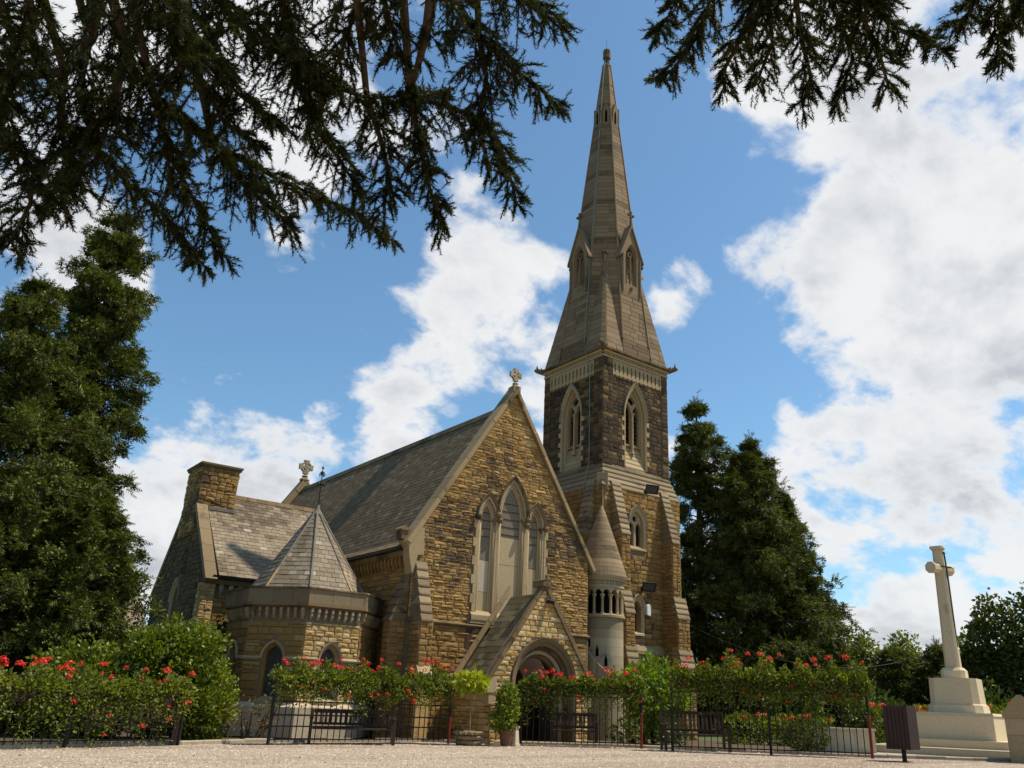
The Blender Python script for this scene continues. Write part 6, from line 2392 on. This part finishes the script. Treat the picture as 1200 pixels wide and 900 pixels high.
for s in (-1, 1):
    mb = MB()
    P = []
    for x in (s * .12, s * .44):
        rr = .175 if abs(x) < .3 else .185
        P += [(x, rr * math.cos(k * math.pi / 4 + math.pi / 8), 5.72 + rr * math.sin(k * math.pi / 4 + math.pi / 8)) for k in range(8)]
    P += [(s * .47, .20 * math.cos(k * math.pi / 4 + math.pi / 8), 5.72 + .20 * math.sin(k * math.pi / 4 + math.pi / 8)) for k in range(8)]
    P += [(s * .54, .20 * math.cos(k * math.pi / 4 + math.pi / 8), 5.72 + .20 * math.sin(k * math.pi / 4 + math.pi / 8)) for k in range(8)]
    mb.add(P, [(r8 * 8 + i, r8 * 8 + (i + 1) % 8, r8 * 8 + 8 + (i + 1) % 8, r8 * 8 + 8 + i) for r8 in range(3) for i in range(8)] + [tuple(range(8)), tuple(range(24, 32))])
    mb.build('cross_arm', mst, cx_)
sw = bpy.data.objects.new('sword', None)
COL.objects.link(sw)
sw.parent = t
# the sword hangs on the face that looks along the church path
mb = MB()
mb.hexa([(.0, -.235, 5.75), (.07, -.235, 5.75), (.07, -.205, 5.75), (.0, -.205, 5.75), (.02, -.235, 3.2), (.05, -.235, 3.2), (.05, -.21, 3.2), (.02, -.21, 3.2)])
mb.build('blade', 'bronze', sw)
mb = MB()
mb.tube([(-.24, -.215, 5.77), (.31, -.215, 5.77)], .03, 6)
mb.build('guard', 'bronze', sw)
mb = MB()
mb.tube([(.035, -.215, 5.77), (.035, -.20, 6.2)], .03, 6)
mb.lathe((.035, -.20, 6.18), [(.02, 0), (.055, .05), (.02, .1)], 8)
mb.build('hilt', 'bronze', sw)
sw.rotation_euler = (0, 0, rad(68))

# stone pillar at the right edge
t = thing('gate_pillar', 'squat stone gate pillar with a gabled cap at the right edge', 'pillar', (12.2, -11.75, 0), rad(-66))
mb = MB()
oct_box(mb, .42, .42, .02, -.02, .66)
mb.build('pillar_stone', 'pale_ashlar', t)
mb = MB()
oct_box(mb, .42, .42, .02, .666, 1.08)
mb.build('pillar_stone', 'pale_ashlar', t)
mb = MB()
mb.prism(Fr((0, -.47, 0), (1, 0, 0), (0, -1, 0)), [(-.47, 1.086), (.47, 1.086), (.47, 1.2), (.06, 1.66), (-.06, 1.66), (-.47, 1.2)], -.94, 0)
mb.build('pillar_cap', 'pale_ashlar', t)

# low pale wall, hedges with red flowers behind the fence
t = thing('low_wall', 'low pale stone wall beside the round box ball', 'wall', (11.55, -6.75, 0), rad(-57))
for k in range(3):
    mb = MB()
    a = -.85 + .58 * k
    mb.box(WORLD_Z, a + .004, a + .576, 0, .60, -.16 - .003 * k, .16)
    mb.build('wall_stone', 'memorial_stone', t)
mb = MB()
mb.box(WORLD_Z, -.9, .93, .601, .66, -.2, .2)
mb.build('coping', 'memorial_stone', t)


def flower_hedge(label, x, y, rz, L, h, n, heads, dpt=.45):
    t = thing('flower_hedge', label, 'flower hedge', (x, y, 0), rz, 'low hedges with red flowers')
    s = RNG.uniform(-1, 1, n) * L / 2
    w = RNG.uniform(0, 2 * math.pi, n)
    e = 1 - .4 * RNG.random(n) ** 1.5
    P = np.stack([s, np.cos(w) * e * dpt, h * .5 + np.sin(w) * e * h * .5 * (1 + .15 * np.sin(s * 4))], -1)
    D = np.stack([RNG.normal(size=n) * .6, np.cos(w), np.sin(w) + .3], -1) + RNG.normal(size=(n, 3)) * .4
    V, F = scatter(P, D, .13 * RNG.uniform(.6, 1.3, n), LEAF_V, LEAF_F)
    np_mesh('foliage', V, F, 'basket_leaf', t)
    mb = MB()
    for k in range(int(L / .4)):
        mb.tube([(-L / 2 + .2 + .4 * k, 0, 0), (-L / 2 + .2 + .4 * k, .05, h * .7)], .015, 5)
    mb.build('stems', 'bark', t, 'stuff')
    for k in range(heads):
        add_head(t, (random.uniform(-L / 2, L / 2), random.uniform(-dpt, 0), h * random.uniform(.85, 1.08)), random.uniform(.8, 1.5))
    return t


flower_hedge('low red flowered hedge seen through the long fence', 12.9, -3.4, rad(-60), 3.6, .9, 2600, 14)
flower_hedge('low red flowered hedge behind the litter bin and memorial steps', 16.1, -6.4, rad(-62), 2.6, 1.30, 2200, 14)
flower_hedge('low red flowered hedge between memorial and gate pillar', 18.4, -9.3, rad(-66), 2.4, 1.45, 2200, 12)

# bedding plants in front of the tower foot
shrub('bedding_plants', 'leafy bedding plants with a few red blooms below the tower shrub', 6.6, -3.4, [(-.5, .5, .35, .6, .4, .35), (.5, -.5, .35, .6, .4, .35)], 700, .12, 'hedge_leaf')

# low building glimpsed between conifers and transept
t = thing('outbuilding', 'small slate roofed building glimpsed between the conifers and transept', 'building', (-3.2, 30.0, 0), rad(12))
mb = MB()
mb.box(WORLD_Z, -3, 3, 0, 3.3, -2.5, 2.5)
mb.prism(Fr((3, 0, 0), (0, 1, 0), (1, 0, 0)), [(-2.5, 3.3), (2.5, 3.3), (0, 6.4)], -6, 0)
w_ = mb.build('wall', 'mortar', t)
lay(w_, [], 'transept_stone')
mb = MB()
for s in (-1, 1):
    mb.hexa([(-3.2, s * 2.8, 3.1), (3.2, s * 2.8, 3.1), (3.2, 0, 6.6), (-3.2, 0, 6.6), (-3.2, s * 2.8, 2.98), (3.2, s * 2.8, 2.98), (3.2, 0, 6.46), (-3.2, 0, 6.46)])
mb.build('roof', 'grey_slate', t)
mb = MB()
mb.box(WORLD_Z, -2.6, -1.9, 5.6, 7.4, -.4, .4)
mb.build('chimney', 'transept_stone', t)

# overhead cable from the tower to the trees
mb = MB()
a, b = Vector((12.8, 1.0, 4.4)), Vector((25.0, -1.5, 3.4))
mb.tube([a.lerp(b, k / 12) - Vector((0, 0, .9 * (1 - (2 * k / 12 - 1) ** 2))) for k in range(13)], .012, 4)
o = mb.build('overhead_cable', 'black_metal')
tag(o, 'thin overhead cable running from the tower into the conifers', 'cable')

# ------------------------------------------------------------------ the cedar whose boughs hang over the view
CEDAR_L=[
 ('limb',[[-12.53, -14.36, 8.12], [-12.4, -13.37, 8.3], [-12.33, -12.97, 8.08], [-12.46, -12.77, 7.64], [-13.02, -12.76, 7.26], [-13.38, -12.77, 6.82]]),
 ('b',[[-12.33, -12.97, 8.08], [-12.26, -12.58, 7.57], [-11.94, -12.4, 7.1], [-11.49, -12.25, 6.84], [-11.02, -12.12, 6.68], [-10.34, -12.06, 6.15]]),
 ('b',[[-12.38, -13.97, 8.09], [-11.94, -13.41, 7.7], [-11.58, -13.15, 7.59], [-10.74, -12.79, 7.48], [-9.77, -12.64, 7.47], [-8.76, -12.59, 7.49], [-8.0, -12.49, 7.34]]),
 ('b',[[-11.58, -14.46, 8.25], [-10.79, -14.01, 8.29], [-10.27, -13.74, 8.47], [-9.73, -13.71, 8.4], [-9.19, -13.71, 8.49], [-8.58, -13.77, 8.83]]),
 ('limb',[[-9.65, -16.14, 8.73], [-9.19, -15.25, 8.99], [-8.94, -14.71, 8.94], [-8.6, -13.76, 8.83]]),
 ('b',[[-8.6, -13.76, 8.83], [-8.32, -13.68, 8.19], [-8.04, -13.6, 7.59], [-7.8, -13.63, 7.04]]),
 ('b',[[-8.58, -13.77, 8.83], [-7.87, -13.93, 8.86], [-7.27, -14.07, 8.56], [-6.98, -14.03, 8.0], [-6.85, -14.0, 7.71]]),
 ('b',[[-8.98, -15.14, 9.51], [-8.25, -14.87, 9.33], [-7.63, -14.8, 9.18], [-7.05, -14.85, 9.03], [-6.77, -14.82, 8.94]]),
 ('b',[[-8.72, -15.52, 9.52], [-8.03, -15.49, 9.59], [-7.57, -15.46, 9.66], [-7.29, -15.43, 9.61]]),
 ('b',[[-13.2, -13.36, 6.44], [-12.78, -13.06, 6.42], [-12.47, -12.77, 6.29], [-12.41, -12.57, 5.98], [-12.5, -12.46, 5.45]]),
 ('b',[[-12.46, -12.77, 7.64], [-12.34, -12.47, 7.1], [-12.09, -12.29, 6.73], [-12.09, -12.19, 6.19]]),
 ('b',[[-11.58, -13.15, 7.59], [-11.21, -12.9, 7.06], [-10.83, -12.67, 6.74], [-10.31, -12.59, 6.14]]),
 ('b',[[-10.74, -12.79, 7.48], [-10.19, -12.62, 7.18], [-9.67, -12.57, 6.98], [-9.46, -12.53, 6.86]]),
 ('b',[[-10.27, -13.74, 8.47], [-9.73, -13.5, 7.85], [-9.27, -13.35, 7.63], [-8.89, -13.29, 7.3]]),
 ('b',[[-11.74, -14.64, 8.11], [-11.55, -14.16, 7.89], [-11.23, -13.71, 7.67], [-10.83, -13.39, 7.47], [-10.34, -13.2, 7.45]]),
 ('b',[[-13.04, -14.86, 7.01], [-12.87, -14.36, 6.9], [-12.9, -14.06, 6.78], [-13.02, -13.76, 6.39]]),
 ('b',[[-12.15, -14.99, 7.53], [-11.86, -14.52, 7.54], [-11.4, -14.09, 7.67], [-10.8, -13.8, 7.6], [-10.21, -13.66, 7.51]]),
 ('b',[[-10.33, -15.2, 8.78], [-9.96, -14.91, 8.75], [-9.85, -14.31, 8.46], [-9.73, -13.71, 8.4]]),
 ('b',[[-10.84, -15.03, 8.55], [-10.71, -14.55, 8.39], [-10.37, -14.13, 8.4], [-9.77, -13.8, 7.91]]),
 ('b',[[-9.19, -13.71, 8.49], [-8.86, -13.53, 8.15], [-8.62, -13.42, 7.77], [-8.53, -13.24, 7.21]]),
 ('b',[[-8.25, -14.87, 9.33], [-7.91, -14.61, 8.99], [-7.75, -14.24, 8.44], [-7.46, -14.19, 7.9]]),
 ('b',[[-9.98, -15.33, 8.92], [-9.54, -14.86, 8.79], [-9.09, -14.41, 8.71]]),
 ('b',[[-11.94, -13.41, 7.7], [-11.96, -13.0, 7.35], [-11.9, -12.71, 6.95], [-12.24, -12.38, 6.32]]),
 ('b',[[-13.18, -14.16, 7.16], [-12.94, -13.56, 7.11], [-12.92, -13.16, 6.61]]),
]
CEDAR_R=[
 ('b',[[-7.19, -18.27, 8.97], [-6.81, -17.77, 8.9], [-6.39, -17.01, 8.88], [-6.27, -16.54, 8.8], [-6.19, -16.18, 8.86]]),
 ('t',[[-7.26, -17.85, 9.03], [-7.01, -17.36, 9.02], [-6.78, -16.87, 9.01], [-6.65, -16.56, 9.04]]),
 ('b',[[-6.99, -18.56, 8.86], [-6.56, -18.12, 8.79], [-6.2, -17.58, 8.65], [-5.94, -17.1, 8.62], [-5.8, -16.95, 8.41]]),
 ('b',[[-6.85, -18.78, 8.77], [-6.37, -18.43, 8.68], [-5.75, -18.09, 8.44], [-5.38, -17.94, 8.25], [-5.28, -17.72, 8.01]]),
 ('b',[[-6.73, -19.0, 8.67], [-6.21, -18.7, 8.57], [-5.52, -18.51, 8.42], [-5.23, -18.42, 8.27], [-5.08, -18.06, 7.93]]),
 ('b',[[-6.58, -19.29, 8.53], [-6.03, -19.04, 8.41], [-5.39, -19.0, 8.26], [-5.02, -19.1, 8.24], [-4.75, -19.25, 8.14]]),
 ('b',[[-6.65, -19.15, 8.6], [-5.9, -18.86, 8.41], [-5.28, -18.76, 8.13], [-4.9, -18.64, 7.88]]),
 ('b',[[-6.93, -18.29, 8.89], [-6.35, -18.07, 8.71], [-5.93, -17.81, 8.53], [-5.73, -17.38, 8.28]]),
 ('t',[[-5.97, -20.29, 7.88], [-5.54, -20.01, 7.92], [-5.3, -19.77, 7.92], [-5.17, -19.54, 8.01]]),
 ('t',[[-5.94, -20.42, 7.8], [-5.48, -20.18, 7.82], [-5.14, -19.93, 7.73], [-4.76, -19.81, 7.51]]),
 ('t',[[-5.86, -20.73, 7.59], [-5.43, -20.38, 7.7], [-5.17, -20.2, 7.74], [-5.0, -20.04, 7.74]]),
]

def cedar(label, boughs, trunk_pts, dens, reach=1.0):
    t = thing('cedar_tree', label, 'tree', (trunk_pts[0][0], trunk_pts[0][1], 0), 0, 'cedars overhanging the yard')
    O = Vector((trunk_pts[0][0], trunk_pts[0][1], 0))
    mb = MB()
    mb.tube([Vector(p) - O for p in trunk_pts], [.55 - .4 * i / (len(trunk_pts) - 1) for i in range(len(trunk_pts))], 10)
    mb.build('trunk', 'cedar_bark', t, smooth=True)
    lim, parts = MB(), []
    Oa = np.array(O)
    for kind, pts in boughs:
        P = [np.array(p) for p in pts]
        # back to the trunk
        q = min(trunk_pts, key=lambda c: abs(c[2] - P[0][2] * .95))
        A = np.array(q)
        seg = [A * (1 - s) + P[0] * s + np.array([0, 0, .7 * math.sin(math.pi * s)]) for s in (0, .35, .7)]
        rad0 = .10 if kind == 'limb' else (.04 if kind == 'b' else .012)
        full = seg + P
        nF = len(full)
        rr = [rad0 * 1.5] * 3 + [rad0 * (1 - .72 * i / max(1, len(P) - 1)) + .004 for i in range(len(P))]
        mb2 = MB()
        lim.tube([tuple(p - Oa) for p in full], rr, 7 if kind == 'limb' else 5)
        # resample the visible part
        cum = np.concatenate([[0], np.cumsum([np.linalg.norm(b - a) for a, b in zip(P, P[1:])])])
        L = cum[-1]
        PP = np.array(P)
        pos = lambda s: np.stack([np.interp(s, cum, PP[:, k]) for k in range(3)], -1)
        ns = int(L / 0.052 * dens)
        for j in range(ns):
            s0 = L * (j + RNG.random()) / ns
            if kind == 'limb' and RNG.random() < .7:
                continue
            p0 = pos(np.array([s0]))[0]
            tan = unit(pos(np.array([min(L, s0 + .1)]))[0] - pos(np.array([max(0, s0 - .1)]))[0])
            side = unit(np.cross(tan, np.array([0, 0, 1.0]))) * (1 if j % 2 else -1)
            fade = 1.0 - .72 * (s0 / L)
            ln = reach * RNG.uniform(.30, .85) * fade * (.9 if kind != 't' else .35)
            d0 = unit(side * RNG.uniform(.2, 1.0) + tan * RNG.uniform(.1, .9) + RNG.normal(size=3) * .22 + np.array([0, 0, RNG.uniform(-.35, .15)]))
            m = 7
            u = np.linspace(0, 1, m)
            path = p0[None] + d0[None] * (ln * u)[:, None] + np.array([0, 0, -1.0])[None] * (ln * .38 * u ** 2)[:, None]
            lim.tube([tuple(p - Oa) for p in path[::3]], [.009, .006, .003], 4, cap=False)
            # twigs off the side branch, hanging
            nt_ = max(3, int(ln / .042))
            k = RNG.random(nt_) * (m - 1.001)
            i0 = k.astype(int)
            b = path[i0] * (1 - (k - i0))[:, None] + path[i0 + 1] * (k - i0)[:, None]
            dirs = unit(d0[None] * RNG.uniform(-.1, .8, nt_)[:, None] + RNG.normal(size=(nt_, 3)) * .62 + np.array([0, 0, -.30])[None])
            tl = RNG.uniform(.05, .19, nt_)
            for r_ in range(1 + int(RNG.random() < .75)):
                parts.append(scatter(b + dirs * (tl * .85 * r_)[:, None] - Oa, dirs + np.array([0, 0, -.14 * r_]), np.full(nt_, .125) * RNG.uniform(.8, 1.2, nt_), TWIG_V, TWIG_F))
            parts.append(scatter(path[1:] - Oa, np.diff(path, axis=0), np.full(m - 1, .15), TWIG_V, TWIG_F))
        # the bough itself carries short spurs of needles
        ns2 = int(L / .1)
        ss = np.linspace(0, L, ns2)
        b = pos(ss)
        tg = unit(np.gradient(b, axis=0))
        parts.append(scatter(b - Oa, tg + RNG.normal(size=b.shape) * .5, np.full(ns2, .13), TWIG_V, TWIG_F))
    lim.build('boughs', 'cedar_bark', t)
    V, F = merge(parts)
    np_mesh('foliage', V, F, 'cedar_needle', t)
    print('cedar tris', len(F))
    return t


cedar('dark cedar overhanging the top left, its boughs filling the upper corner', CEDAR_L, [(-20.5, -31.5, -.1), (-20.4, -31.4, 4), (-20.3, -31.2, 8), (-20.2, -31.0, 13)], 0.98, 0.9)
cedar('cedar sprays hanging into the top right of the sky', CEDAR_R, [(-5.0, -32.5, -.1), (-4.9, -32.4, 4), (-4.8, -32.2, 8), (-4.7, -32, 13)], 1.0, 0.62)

build_pieces()
